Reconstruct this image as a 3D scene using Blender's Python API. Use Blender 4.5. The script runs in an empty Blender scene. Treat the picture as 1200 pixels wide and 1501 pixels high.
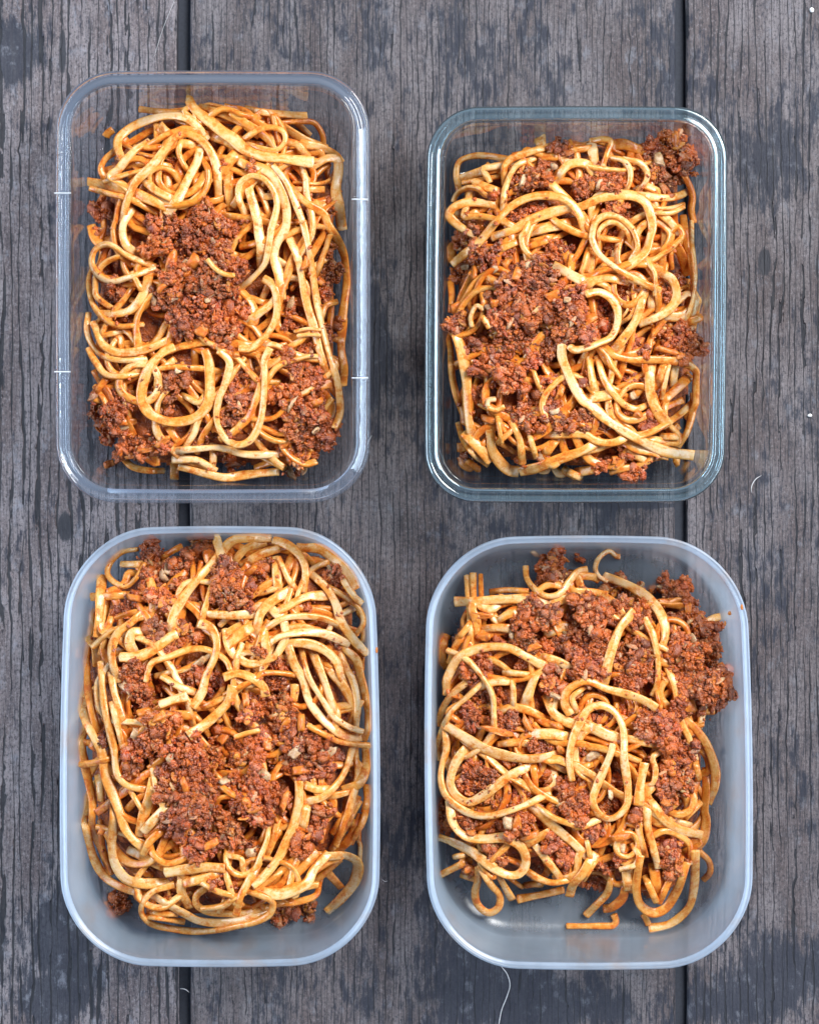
import bpy, math, random
import numpy as np
from mathutils import Vector

# ------------------------------------------------------------------ camera, light, exposure
scene = bpy.context.scene
FPX = 2985.0            # focal length in photograph pixels (photograph 1200 x 1501)
CAM_H = 1.05            # camera height over the table, metres
CX, CY = 600.0, 750.5

cam_data = bpy.data.cameras.new('camera')
cam_data.sensor_fit = 'VERTICAL'
cam_data.sensor_height = 24.0
cam_data.lens = 24.0 * FPX / 1501.0
cam_data.clip_start = 0.02
cam_data.clip_end = 20.0
cam = bpy.data.objects.new('camera', cam_data)
scene.collection.objects.link(cam)
cam.location = (0, 0, CAM_H)
cam.rotation_euler = (0, 0, 0)
scene.camera = cam

world = bpy.data.worlds.new('World')
scene.world = world
world.use_nodes = True
bg = world.node_tree.nodes['Background']
bg.inputs['Color'].default_value = (0.72, 0.80, 1.0, 1)
bg.inputs['Strength'].default_value = 0.15


def area(name, loc, target, sx, sy, watts, col):
    d = bpy.data.lights.new(name, 'AREA')
    d.shape = 'RECTANGLE'
    d.size, d.size_y, d.energy, d.color = sx, sy, watts, col
    o = bpy.data.objects.new(name, d)
    scene.collection.objects.link(o)
    o.location = loc
    o.rotation_euler = (Vector(target) - Vector(loc)).to_track_quat('-Z', 'Y').to_euler()
    return o


area('window_light', (1.45, 1.25, 2.0), (0, 0, 0), 1.3, 1.3, 150, (1.0, 0.97, 0.93))
area('sky_window_light', (-1.7, 0.1, 0.85), (0, 0, 0.02), 1.9, 0.6, 50, (0.72, 0.86, 1.0))
area('far_window_light', (1.9, -0.2, 0.75), (0, 0, 0.02), 1.9, 0.5, 26, (0.72, 0.86, 1.0))

scene.view_settings.view_transform = 'Standard'
scene.view_settings.look = 'None'
scene.view_settings.exposure = 0.0
scene.view_settings.gamma = 1.0
scene.view_settings.use_curve_mapping = False
scene.render.engine = 'CYCLES'
cy = scene.cycles
cy.use_denoising = True
cy.max_bounces = 14
cy.transmission_bounces = 12
cy.transparent_max_bounces = 20
cy.diffuse_bounces = 4
cy.glossy_bounces = 6
cy.sample_clamp_indirect = 4.0
cy.blur_glossy = 0.5
cy.caustics_refractive = True
cy.caustics_reflective = False

rng = np.random.default_rng(7)
random.seed(7)


# ------------------------------------------------------------------ small helpers
def link(o):
    scene.collection.objects.link(o)
    return o


def tag(o, label=None, cat=None, group=None, kind=None):
    if label: o['label'] = label
    if cat: o['category'] = cat
    if group: o['group'] = group
    if kind: o['kind'] = kind
    return o


def empty(name, loc=(0, 0, 0)):
    o = link(bpy.data.objects.new(name, None))
    o.location = loc
    o.empty_display_size = 0.02
    return o


def mesh_from(name, verts, faces, smooth=True):
    me = bpy.data.meshes.new(name)
    me.from_pydata([tuple(map(float, v)) for v in verts], [], [tuple(map(int, f)) for f in faces])
    if smooth:
        me.polygons.foreach_set('use_smooth', [True] * len(me.polygons))
    me.update()
    return me


def put(name, me, mat, parent=None, loc=None):
    o = link(bpy.data.objects.new(name, me))
    if mat is not None and not me.materials:
        me.materials.append(mat)
    if parent is not None: o.parent = parent
    if loc is not None: o.location = loc
    return o


def unproject(px, py, z):
    k = (CAM_H - z) / FPX
    return (px - CX) * k, (CY - py) * k


def smoothstep(a, b, x):
    t = np.clip((x - a) / (b - a), 0, 1)
    return t * t * (3 - 2 * t)


def gauss1(a, sigma):
    if len(a) < 3 or sigma <= 0: return a
    n = int(max(1, round(3 * sigma)))
    k = np.exp(-0.5 * (np.arange(-n, n + 1) / sigma) ** 2)
    k /= k.sum()
    p = np.concatenate([np.full(n, a[0]), a, np.full(n, a[-1])])
    return np.convolve(p, k, 'valid')


# ------------------------------------------------------------------ node helpers
class NT:
    def __init__(self, name):
        self.mat = bpy.data.materials.new(name)
        self.mat.use_nodes = True
        self.t = self.mat.node_tree
        self.t.nodes.clear()
        self.out = self.t.nodes.new('ShaderNodeOutputMaterial')

    def n(self, kind, **kw):
        nd = self.t.nodes.new('ShaderNode' + kind)
        for k, v in kw.items(): setattr(nd, k, v)
        return nd

    def set(self, sock, v):
        if hasattr(v, 'is_linked') or isinstance(v, bpy.types.NodeSocket):
            self.t.links.new(v, sock)
        elif isinstance(v, (tuple, list)) and len(v) == 3 and sock.type == 'RGBA':
            sock.default_value = (*v, 1)
        else:
            sock.default_value = v

    def math(self, op, a, b=None, c=None, clamp=False):
        nd = self.n('Math', operation=op, use_clamp=clamp)
        self.set(nd.inputs[0], a)
        if b is not None: self.set(nd.inputs[1], b)
        if c is not None: self.set(nd.inputs[2], c)
        return nd.outputs[0]

    def vmul(self, v, s):
        nd = self.n('VectorMath', operation='MULTIPLY')
        self.set(nd.inputs[0], v); self.set(nd.inputs[1], s)
        return nd.outputs[0]

    def vadd(self, v, s):
        nd = self.n('VectorMath', operation='ADD')
        self.set(nd.inputs[0], v); self.set(nd.inputs[1], s)
        return nd.outputs[0]

    def noise(self, vec, scale, detail=3, rough=0.55, dist=0.0):
        nd = self.n('TexNoise')
        self.set(nd.inputs['Vector'], vec)
        nd.inputs['Scale'].default_value = scale
        nd.inputs['Detail'].default_value = detail
        nd.inputs['Roughness'].default_value = rough
        nd.inputs['Distortion'].default_value = dist
        return nd.outputs[0]

    def ramp(self, fac, a, b, lo=0.0, hi=1.0):
        nd = self.n('MapRange')
        nd.interpolation_type = 'SMOOTHSTEP'
        self.set(nd.inputs['Value'], fac)
        nd.inputs['From Min'].default_value = a
        nd.inputs['From Max'].default_value = b
        nd.inputs['To Min'].default_value = lo
        nd.inputs['To Max'].default_value = hi
        return nd.outputs[0]

    def mix(self, fac, a, b):
        nd = self.n('Mix', data_type='RGBA')
        self.set(nd.inputs[0], fac)
        self.set(nd.inputs[6], a); self.set(nd.inputs[7], b)
        return nd.outputs[2]

    def mixs(self, fac, a, b):
        nd = self.n('MixShader')
        self.set(nd.inputs[0], fac)
        self.t.links.new(a, nd.inputs[1]); self.t.links.new(b, nd.inputs[2])
        return nd.outputs[0]

    def bump(self, h, strength, dist):
        nd = self.n('Bump')
        nd.inputs['Strength'].default_value = strength
        nd.inputs['Distance'].default_value = dist
        self.set(nd.inputs['Height'], h)
        return nd.outputs[0]

    def principled(self, **kw):
        nd = self.n('BsdfPrincipled')
        for k, v in kw.items():
            self.set(nd.inputs[k.replace('_', ' ')], v)
        return nd

    def done(self, shader):
        self.t.links.new(shader, self.out.inputs['Surface'])
        return self.mat


# ------------------------------------------------------------------ materials
def wood_material(name, light, seed, crack_gap, crack_amt, dark_amt, knots, patches=()):
    """weathered grey board: fibres, long wobbly cracks, worn charcoal paint"""
    m = NT(name)
    geo = m.n('TexCoord').outputs['Object']
    P = m.vmul(geo, (100, 100, 100))                      # centimetres
    P = m.vadd(P, (seed * 13.7, seed * 5.3, 0))
    sep = m.n('SeparateXYZ'); m.set(sep.inputs[0], P)
    x, y = sep.outputs[0], sep.outputs[1]
    S = m.vmul(P, (1, 0.07, 1))
    # knots bend the grain round them
    bend = None; kn = None
    for (kx, ky, rx, ry) in knots:
        dx = m.math('SUBTRACT', x, kx + seed * 13.7)
        dy = m.math('SUBTRACT', y, ky + seed * 5.3)
        r2 = m.math('ADD', m.math('POWER', m.math('DIVIDE', dx, rx), 2), m.math('POWER', m.math('DIVIDE', dy, ry), 2))
        g = m.math('EXPONENT', m.math('MULTIPLY', r2, -0.35))
        b = m.math('MULTIPLY', m.math('MULTIPLY', g, dx), -0.8)
        k = m.math('EXPONENT', m.math('MULTIPLY', r2, -1.6))
        bend = b if bend is None else m.math('ADD', bend, b)
        kn = k if kn is None else m.math('MAXIMUM', kn, k)
    wob = m.noise(S, 1.1, 3, 0.6)
    wob2 = m.noise(m.vmul(P, (0.9, 0.6, 1)), 1.3, 3, 0.6)
    v = m.math('ADD', m.math('MULTIPLY', x, 1.0 / crack_gap), m.math('MULTIPLY', wob, 2.6))
    v = m.math('ADD', v, m.math('MULTIPLY', wob2, 0.55))
    if bend is not None: v = m.math('ADD', v, bend)
    tri = m.math('PINGPONG', v, 0.5)                       # 0 on the crack line
    width = m.ramp(m.noise(m.vmul(P, (1.1, 0.14, 1)), 1.0, 3, 0.6), 0.32, 0.60, 0.0, 0.18 * crack_amt)
    crack = m.math('SUBTRACT', 1.0, m.math('DIVIDE', tri, m.math('MAXIMUM', width, 0.0005)), clamp=True)
    crack = m.ramp(crack, 0.0, 0.42)
    fib = m.noise(m.vmul(P, (1, 0.05, 1)), 11.0, 4, 0.65)
    fib2 = m.noise(m.vmul(P, (1, 0.10, 1)), 24.0, 2, 0.6)
    speck = m.noise(m.vmul(P, (1, 0.62, 1)), 7.5, 4, 0.8)
    blot = m.noise(m.vmul(P, (1, 0.45, 1)), 0.28, 5, 0.62)
    fine = m.noise(m.vmul(P, (1, 0.30, 1)), 2.6, 5, 0.7)
    tone = m.noise(m.vmul(P, (1, 0.25, 1)), 0.55, 3, 0.55)
    pale = tuple(c * light for c in (0.222, 0.202, 0.224))
    brown = tuple(c * light for c in (0.122, 0.098, 0.106))
    col = m.mix(m.ramp(tone, 0.36, 0.64), brown, pale)
    col = m.mix(m.ramp(fib, 0.44, 0.64, 0.0, 0.55), col, tuple(c * light for c in (0.020, 0.022, 0.036)))
    col = m.mix(m.ramp(m.math('SUBTRACT', 1.0, speck), 0.53, 0.68, 0.0, 0.60), col, tuple(c * light for c in (0.33, 0.315, 0.36)))
    col = m.mix(m.ramp(speck, 0.51, 0.63, 0.0, 0.85), col, (0.022, 0.024, 0.034))
    # worn dark paint left in the lower grain
    pm = m.math('ADD', blot, m.math('MULTIPLY', m.math('SUBTRACT', fine, 0.5), 0.75))
    pm = m.math('ADD', pm, m.math('MULTIPLY', m.math('SUBTRACT', fib, 0.5), 0.25))
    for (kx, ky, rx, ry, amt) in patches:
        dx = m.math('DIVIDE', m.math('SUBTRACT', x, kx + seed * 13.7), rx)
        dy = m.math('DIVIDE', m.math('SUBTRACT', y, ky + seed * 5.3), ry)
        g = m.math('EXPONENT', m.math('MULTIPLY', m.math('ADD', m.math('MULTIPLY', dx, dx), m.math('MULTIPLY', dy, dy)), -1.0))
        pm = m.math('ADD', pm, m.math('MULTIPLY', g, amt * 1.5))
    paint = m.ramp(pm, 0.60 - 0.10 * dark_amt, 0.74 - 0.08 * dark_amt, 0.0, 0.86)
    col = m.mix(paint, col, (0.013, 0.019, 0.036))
    chalk = m.ramp(m.noise(m.vmul(P, (1, 0.6, 1)), 1.3, 5, 0.72), 0.54, 0.72, 0.0, 0.6)
    col = m.mix(chalk, col, tuple(c * light for c in (0.24, 0.26, 0.32)))
    if kn is not None:
        kk = m.ramp(m.math('ADD', kn, m.math('MULTIPLY', m.math('SUBTRACT', fine, 0.5), 0.9)), 0.30, 0.52, 0, 0.95)
        col = m.mix(kk, col, (0.022, 0.025, 0.036))
    col = m.mix(m.math('MULTIPLY', crack, 0.93), col, (0.008, 0.010, 0.017))
    # little white nicks and dust
    nick = m.ramp(m.noise(m.vmul(P, (1, 0.8, 1)), 3.5, 2, 0.6, 1.5), 0.80, 0.83, 0.0, 0.6)
    col = m.mix(nick, col, (0.55, 0.56, 0.62))
    h = m.math('SUBTRACT', m.math('MULTIPLY', fib, 0.5), m.math('MULTIPLY', crack, 1.2))
    h = m.math('ADD', h, m.math('MULTIPLY', speck, -0.35))
    h = m.math('ADD', h, m.math('MULTIPLY', fib2, 0.25))
    rough = m.ramp(fine, 0.3, 0.7, 0.50, 0.78)
    p = m.principled(Base_Color=col, Roughness=rough, Normal=m.bump(h, 1.0, 0.0010))
    p.inputs['Specular IOR Level'].default_value = 0.4
    return m.done(p.outputs[0])


def noodle_material():
    m = NT('cooked_pasta')
    info = m.n('ObjectInfo')
    sauce = m.n('SeparateColor'); m.set(sauce.inputs[0], info.outputs['Color'])
    sc = sauce.outputs[0]
    off = m.vmul(info.outputs['Random'], (3.1, 1.7, 2.3))
    P = m.vadd(m.n('TexCoord').outputs['Object'], off)
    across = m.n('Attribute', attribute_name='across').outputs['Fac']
    along = m.n('Attribute', attribute_name='along').outputs['Fac']
    cb = m.n('CombineXYZ')
    m.set(cb.inputs[0], m.math('MULTIPLY', along, 55.0)); m.set(cb.inputs[1], m.math('MULTIPLY', across, 0.9))
    m.set(cb.inputs[2], m.math('MULTIPLY', info.outputs['Random'], 37.0))
    S = cb.outputs[0]                                     # runs with the strand
    big = m.ramp(m.noise(m.vmul(S, (0.8, 0.6, 1)), 1.0, 3, 0.6), 0.32, 0.68)
    streak = m.noise(m.vmul(S, (1.6, 2.6, 1)), 1.4, 4, 0.62)
    mid = m.noise(P, 300, 4, 0.62)
    fine = m.noise(P, 1500, 3, 0.6)
    edge = m.math('POWER', m.math('ABSOLUTE', across), 3.0)  # orange toward ribbon edges: pooled sauce plus contact shade put into the colour
    f = m.math('ADD', m.math('MULTIPLY', big, 0.34), m.math('MULTIPLY', streak, 0.35))
    f = m.math('ADD', f, m.math('MULTIPLY', mid, 0.75))
    f = m.math('ADD', f, m.math('MULTIPLY', sc, 0.95))
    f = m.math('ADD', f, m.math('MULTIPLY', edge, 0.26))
    f = m.math('ADD', f, m.math('MULTIPLY', m.math('SUBTRACT', fine, 0.5), 0.5))
    col = m.mix(m.ramp(f, 0.60, 1.04), (0.80, 0.56, 0.315), (0.76, 0.39, 0.105))
    col = m.mix(m.ramp(f, 0.92, 1.34), col, (0.69, 0.245, 0.032))
    # sauce clings in fine ragged films and dabs
    rag = m.noise(m.vadd(P, (4, 7, 1)), 330, 6, 0.74)
    sm = m.math('ADD', m.math('MULTIPLY', rag, 0.85), m.math('MULTIPLY', big, 0.10))
    patch = m.noise(m.vadd(P, (1, 3, 8)), 120, 4, 0.6)
    sm = m.math('ADD', sm, m.math('MULTIPLY', m.math('SUBTRACT', patch, 0.5), 0.55))
    sm = m.math('ADD', sm, m.math('MULTIPLY', sc, 0.20))
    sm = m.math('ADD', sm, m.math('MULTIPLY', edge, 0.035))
    col = m.mix(m.ramp(sm, 0.495, 0.59, 0.0, 0.72), col, (0.68, 0.225, 0.026))
    col = m.mix(m.ramp(sm, 0.585, 0.69, 0.0, 0.78), col, (0.54, 0.105, 0.010))
    herb = m.ramp(m.noise(m.vadd(P, (9, 4, 2)), 620, 1, 0.4), 0.885, 0.90, 0.0, 0.8)
    col = m.mix(herb, col, (0.075, 0.055, 0.014))
    h = m.math('ADD', m.math('MULTIPLY', streak, 0.2), m.math('MULTIPLY', m.math('ADD', fine, rag), 0.35))
    p = m.principled(Base_Color=col, Roughness=m.ramp(rag, 0.35, 0.65, 0.30, 0.15), Normal=m.bump(h, 0.5, 0.0005))
    p.inputs['Subsurface Weight'].default_value = 0.18
    p.inputs['Subsurface Radius'].default_value = (1.0, 0.5, 0.2)
    p.inputs['Subsurface Scale'].default_value = 0.002
    p.inputs['Specular IOR Level'].default_value = 0.58
    return m.done(p.outputs[0])


def mince_material():
    m = NT('mince_in_sauce')
    P = m.n('TexCoord').outputs['Object']
    info = m.n('ObjectInfo')
    P = m.vadd(P, m.vmul(info.outputs['Random'], (2.1, 3.3, 1.1)))
    c = m.n('Attribute', attribute_name='tint').outputs['Color']
    big = m.noise(P, 150, 3, 0.6)
    fine = m.noise(P, 1500, 4, 0.65)
    oc = m.n('SeparateColor'); m.set(oc.inputs[0], info.outputs['Color'])
    c = m.vmul(c, info.outputs['Color'])
    col = m.mix(m.math('MULTIPLY', m.ramp(big, 0.44, 0.58, 0, 0.85), oc.outputs[0]), c, (0.54, 0.115, 0.014))
    col = m.mix(m.ramp(fine, 0.52, 0.74, 0, 0.32), col, (0.14, 0.036, 0.012))
    p = m.principled(Base_Color=col, Roughness=m.ramp(fine, 0.3, 0.7, 0.08, 0.24),
                     Normal=m.bump(m.math('ADD', fine, m.math('MULTIPLY', big, 0.8)), 0.9, 0.0007))
    p.inputs['Specular IOR Level'].default_value = 0.7
    return m.done(p.outputs[0])


def sauce_bed_material():
    m = NT('sauce_under_pasta')
    P = m.n('TexCoord').outputs['Object']
    a = m.noise(P, 200, 4, 0.65); b = m.noise(P, 900, 3, 0.6)
    col = m.mix(m.ramp(a, 0.38, 0.62), (0.17, 0.034, 0.010), (0.44, 0.105, 0.016))
    p = m.principled(Base_Color=col, Roughness=0.22, Normal=m.bump(m.math('ADD', a, b), 0.8, 0.0012))
    return m.done(p.outputs[0])


def veg_material(name, a, b, sss=0.25):
    m = NT(name)
    P = m.n('TexCoord').outputs['Object']
    info = m.n('ObjectInfo')
    P = m.vadd(P, m.vmul(info.outputs['Random'], (2.1, 3.3, 1.1)))
    n1 = m.noise(P, 420, 4, 0.65)
    col = m.mix(m.ramp(n1, 0.36, 0.66), a, b)
    p = m.principled(Base_Color=col, Roughness=0.3, Normal=m.bump(n1, 0.7, 0.0008))
    p.inputs['Subsurface Weight'].default_value = sss
    p.inputs['Subsurface Radius'].default_value = (1.0, 0.5, 0.2)
    p.inputs['Subsurface Scale'].default_value = 0.002
    return m.done(p.outputs[0])


def clear_material(name, color, rough, haze, haze_col, ior=1.47, wear=0.0):
    """glass / clear plastic: true refraction with a little milky haze"""
    m = NT(name)
    P = m.n('TexCoord').outputs['Object']
    p = m.principled(Base_Color=color, Roughness=rough, IOR=ior)
    p.inputs['Transmission Weight'].default_value = 1.0
    if wear > 0:
        w = m.noise(P, 120, 4, 0.6)
        m.set(p.inputs['Normal'], m.bump(w, wear, 0.0006))
    if haze > 0:
        d = m.n('BsdfDiffuse'); m.set(d.inputs['Color'], haze_col)
        t = m.n('BsdfTranslucent'); m.set(t.inputs['Color'], haze_col)
        milky = m.mixs(0.5, d.outputs[0], t.outputs[0])
        return m.done(m.mixs(haze, p.outputs[0], milky))
    return m.done(p.outputs[0])


def thin_clear(name, tint, milk, milk_col, ior=1.5, rough=0.02, wear=0.0, sheen=1.0):
    """clear wall: straight see-through, mirror sheen by angle, a trace of milkiness"""
    m = NT(name)
    P = m.n('TexCoord').outputs['Object']
    tr = m.n('BsdfTransparent'); m.set(tr.inputs['Color'], tint)
    d = m.n('BsdfDiffuse'); m.set(d.inputs['Color'], milk_col)
    t = m.n('BsdfTranslucent'); m.set(t.inputs['Color'], milk_col)
    body = m.mixs(milk, tr.outputs[0], m.mixs(0.5, d.outputs[0], t.outputs[0]))
    g = m.n('BsdfGlossy'); g.inputs['Roughness'].default_value = rough
    m.set(g.inputs['Color'], (1, 1, 1))
    fr = m.n('Fresnel'); fr.inputs['IOR'].default_value = ior
    if wear > 0:
        m.set(g.inputs['Normal'], m.bump(m.noise(P, 110, 3, 0.6), wear, 0.0006))
    return m.done(m.mixs(m.math('MINIMUM', fr.outputs[0], sheen), body, g.outputs[0]))


def frosted_material(name, milk, col, gloss=0.06, blur=0.30):
    """translucent polypropylene: blurred see-through, milky scatter, soft sheen"""
    m = NT(name)
    P = m.n('TexCoord').outputs['Object']
    cl = m.noise(P, 60, 3, 0.6)
    r = m.n('BsdfRefraction'); r.inputs['IOR'].default_value = 1.03
    r.inputs['Roughness'].default_value = blur; m.set(r.inputs['Color'], (0.97, 0.985, 1.0))
    tr = m.n('BsdfTransparent'); m.set(tr.inputs['Color'], (0.97, 0.985, 1.0))
    see = m.mixs(0.88, r.outputs[0], tr.outputs[0])
    smear_reflection = m.ramp(m.noise(m.vmul(P, (1, 1, 0.5)), 34, 5, 0.65), 0.54, 0.72, 0.0, 0.42)  # orange blotches: sauce smears plus reflected food colour painted into the plastic
    col = m.mix(smear_reflection, col, (0.80, 0.48, 0.25))
    d = m.n('BsdfDiffuse'); m.set(d.inputs['Color'], col)
    t = m.n('BsdfTranslucent'); m.set(t.inputs['Color'], col)
    milky = m.mixs(0.45, d.outputs[0], t.outputs[0])
    fz = m.n('Fresnel'); fz.inputs['IOR'].default_value = 1.25
    mk = m.math('ADD', m.ramp(cl, 0.3, 0.7, milk * 0.85, milk * 1.15), m.math('MULTIPLY', fz.outputs[0], 0.22), clamp=True)
    body = m.mixs(mk, see, milky)
    g = m.n('BsdfGlossy'); g.inputs['Roughness'].default_value = 0.30
    m.set(g.inputs['Color'], (1, 1, 1))
    m.set(g.inputs['Normal'], m.bump(m.noise(P, 150, 3, 0.6), 0.25, 0.0006))
    fr = m.n('Fresnel'); fr.inputs['IOR'].default_value = 1.48
    fac = m.math('MINIMUM', m.math('ADD', m.math('MULTIPLY', fr.outputs[0], 0.7), gloss * 0.2), 0.16)
    return m.done(m.mixs(fac, body, g.outputs[0]))


def plain(name, col, rough=0.5, spec=0.4):
    m = NT(name)
    P = m.n('TexCoord').outputs['Object']
    n1 = m.noise(P, 700, 3, 0.6)
    c = m.mix(m.ramp(n1, 0.35, 0.65), tuple(x * 0.82 for x in col), col)
    p = m.principled(Base_Color=c, Roughness=rough)
    p.inputs['Specular IOR Level'].default_value = spec
    return m.done(p.outputs[0])

TRACE_A = '''
@ 0 0 0 1
s0 8 .4 221,156 270,151 300,149 330,150 360,154 376,156
s0 14 .15 368,162 400,166 450,170
s0 9 .7 410,180 440,178 460,180 472,196 474,210
s0 14 .3 300,158 330,168 356,180 374,194
s0 13 .4 338,158 360,164 376,178 390,188
s0 12 .4 205,160 230,163 262,166
s0 12 .35 160,266 148,250 154,234 168,222 180,208
s0 8 .4 180,210 196,220 216,228 236,230
s0 12 .2 198,236 228,240 250,244
s0 10 .3 206,216 238,216
s0 18 .3 240,190 248,200 240,222
s0 16 .3 312,200 336,210 352,220
s0 17 .5 348,222 330,246 326,262
s0 16 .3 334,254 336,280 338,300
s0 14 .3 308,262 288,280
s0 14 .4 244,254 248,278
s0 12 .3 376,266 388,296 396,320
s0 14 .4 350,236 372,250 384,270
s0 14 .3 420,232 440,250 452,268
s0 12 .3 434,278 466,278
s0 6 .3 438,268 466,270 484,264 492,250
s0 16 .6 502,466 500,510 504,540 502,565
s0 10 .3 472,462 478,448 494,442
s0 16 .2 170,482 168,504
s0 14 .3 248,628 260,646
s0 10 .3 274,582 292,590 300,580
s0 12 .5 420,360 420,390 418,414
s0 16 .3 354,426 370,446 374,466 366,482
s0 12 .6 158,554 142,572
s0 9 .3 182,558 182,578 188,604
s0 12 .2 180,670 194,684 220,690 232,690
s0 16 .3 256,686 256,703
s0 12 .5 162,352 178,340
s0 13 .3 250,532 228,548 215,560
s0 16 .5 134,330 140,350 150,360
s0 14 .5 154,200 166,190
s0 12 .8 216,145 236,144
s0 9 .2 381,148 398,150
s0 10 .4 404,152 420,156
m0 150,310,18 165,325,13 150,340,10 470,360,24 480,400,24 475,430,18 465,340,18 490,475,14 480,490,14 430,470,18 425,450,14
m0 155,390,14 170,425,17 160,440,14 178,470,12 250,560,28 235,592,22 265,548,18 345,570,20 340,612,26 352,590,20 290,640,18
m0 325,672,14 345,682,14 300,680,12 370,560,14 150,545,12 200,555,12 318,240,12 255,236,10 430,300,12 448,292,12 365,240,14 480,310,14
s1 15 .2 180,234 173,218 174,204 188,190 212,178 244,170 270,172 288,184 298,198
s1 17 .35 128,266 156,272 186,278 214,290 244,304
s1 10 .35 132,276 160,284 196,294 224,310
s1 9 .3 160,264 190,254 212,249
s1 9 .3 220,268 220,254 236,246 254,252 262,264
s1 14 .1 216,268 230,280 254,292
s1 9 .3 266,206 262,222 270,242 276,250
s1 13 .3 420,208 436,212 446,224
s1 15 .3 448,212 470,216 492,228 500,238
s1 14 .3 430,282 450,298 474,314 480,328 494,350 504,374 508,410 506,434 502,462
s1 17 .15 362,270 370,294 378,326 380,344 384,360 384,384
s1 14 .15 424,350 436,376 442,406 450,446 460,480 470,520 478,546
s1 14 .2 140,480 150,504 170,516 196,516 220,510 248,498
s1 15 .2 218,404 214,422 204,442 188,456 172,460 154,460
s1 9 .2 198,408 206,422
s1 12 .1 260,660 290,658 316,656 330,658 360,666 400,666
s1 12 .05 262,674 288,674 310,686
s1 14 .15 270,686 300,694 330,700 360,696 400,692
m1 150,600,25 140,578,13 175,590,22 160,630,22 190,640,24 215,650,22 180,662,16 240,655,16 165,612,20
m1 440,540,28 425,580,30 450,602,34 465,640,28 435,662,26 425,690,14 445,510,20 420,522,18 480,632,18 412,605,14 460,560,20 440,630,26
s2 16 .15 294,210 290,234 276,262 264,286 250,308
s2 14 .2 180,326 186,296 200,266 220,246 240,222 256,202 276,196 296,206 312,228 318,250 320,282
s2 10 .25 358,204 380,190 400,187 416,194 418,208 406,220 384,218 366,213
s2 17 .2 464,240 480,232 494,234 496,250 492,280 496,300 500,328
s2 16 .2 374,242 396,254 412,282 420,310 418,336 406,356 402,376 410,406 412,430
s2 11 .2 358,310 350,290 352,270 368,258 386,262 400,278 406,300 400,328 398,334 394,360 388,386 370,408 356,420
s2 13 .2 190,314 182,326 180,342 186,360 198,370
s2 9 .2 133,392 131,420 138,448 154,468 176,478 202,476
s2 11 .2 220,388 190,376 158,358 140,366 135,386 146,404 166,412 190,406 220,396
s2 10 .25 130,460 128,484 136,506 152,522 176,528 206,527
s2 11 .2 130,510 140,530 154,548 174,552 202,548
m2 250,345,38 300,320,34 335,335,30 270,392,40 320,385,36 250,432,34 300,440,38 338,452,32 270,475,26 322,488,28 230,362,22 345,398,20 290,360,34 310,410,34 260,410,28 225,330,14
s3 8 .2 304,380 316,394 330,402 344,404
s3 12 .2 444,324 452,360 458,400 464,440 472,480 484,526 488,536 496,570 498,606 490,628
s3 11 .2 400,242 418,264 430,290 444,326
s3 6 .2 432,486 452,482 470,484
s3 7 .2 436,492 470,492
s3 13 .2 386,408 400,418 406,440 404,468 388,494 368,510 350,511
s3 12 .1 320,514 336,530 332,556 320,590 318,616 330,642 348,652 366,646 380,622 386,590 388,550 388,528 396,510
s3 17 .25 256,508 240,516 220,536 210,562 208,584 218,604 240,616 264,618 290,610 306,590 308,560 306,530 300,512
s3 18 .15 274,140 284,158 308,178 330,196 340,202 358,218 380,228 412,232 460,238
c 252,380,34,14,80 285,385,22,18,60 298,480,26,20,70 240,420,20,8,45 215,660,26,8,10 240,648,26,9,30 190,668,20,10,0 448,385,22,8,75 430,420,14,8,30 465,590,16,10,20 418,650,18,10,60 345,520,14,8,20 160,680,16,10,20
o 274,386,14,12,10 262,542,12,10,30 463,632,13,8,40 445,690,12,8,60 180,628,20,8,20 305,440,10,8,0 428,592,24,5,60
'''
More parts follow.
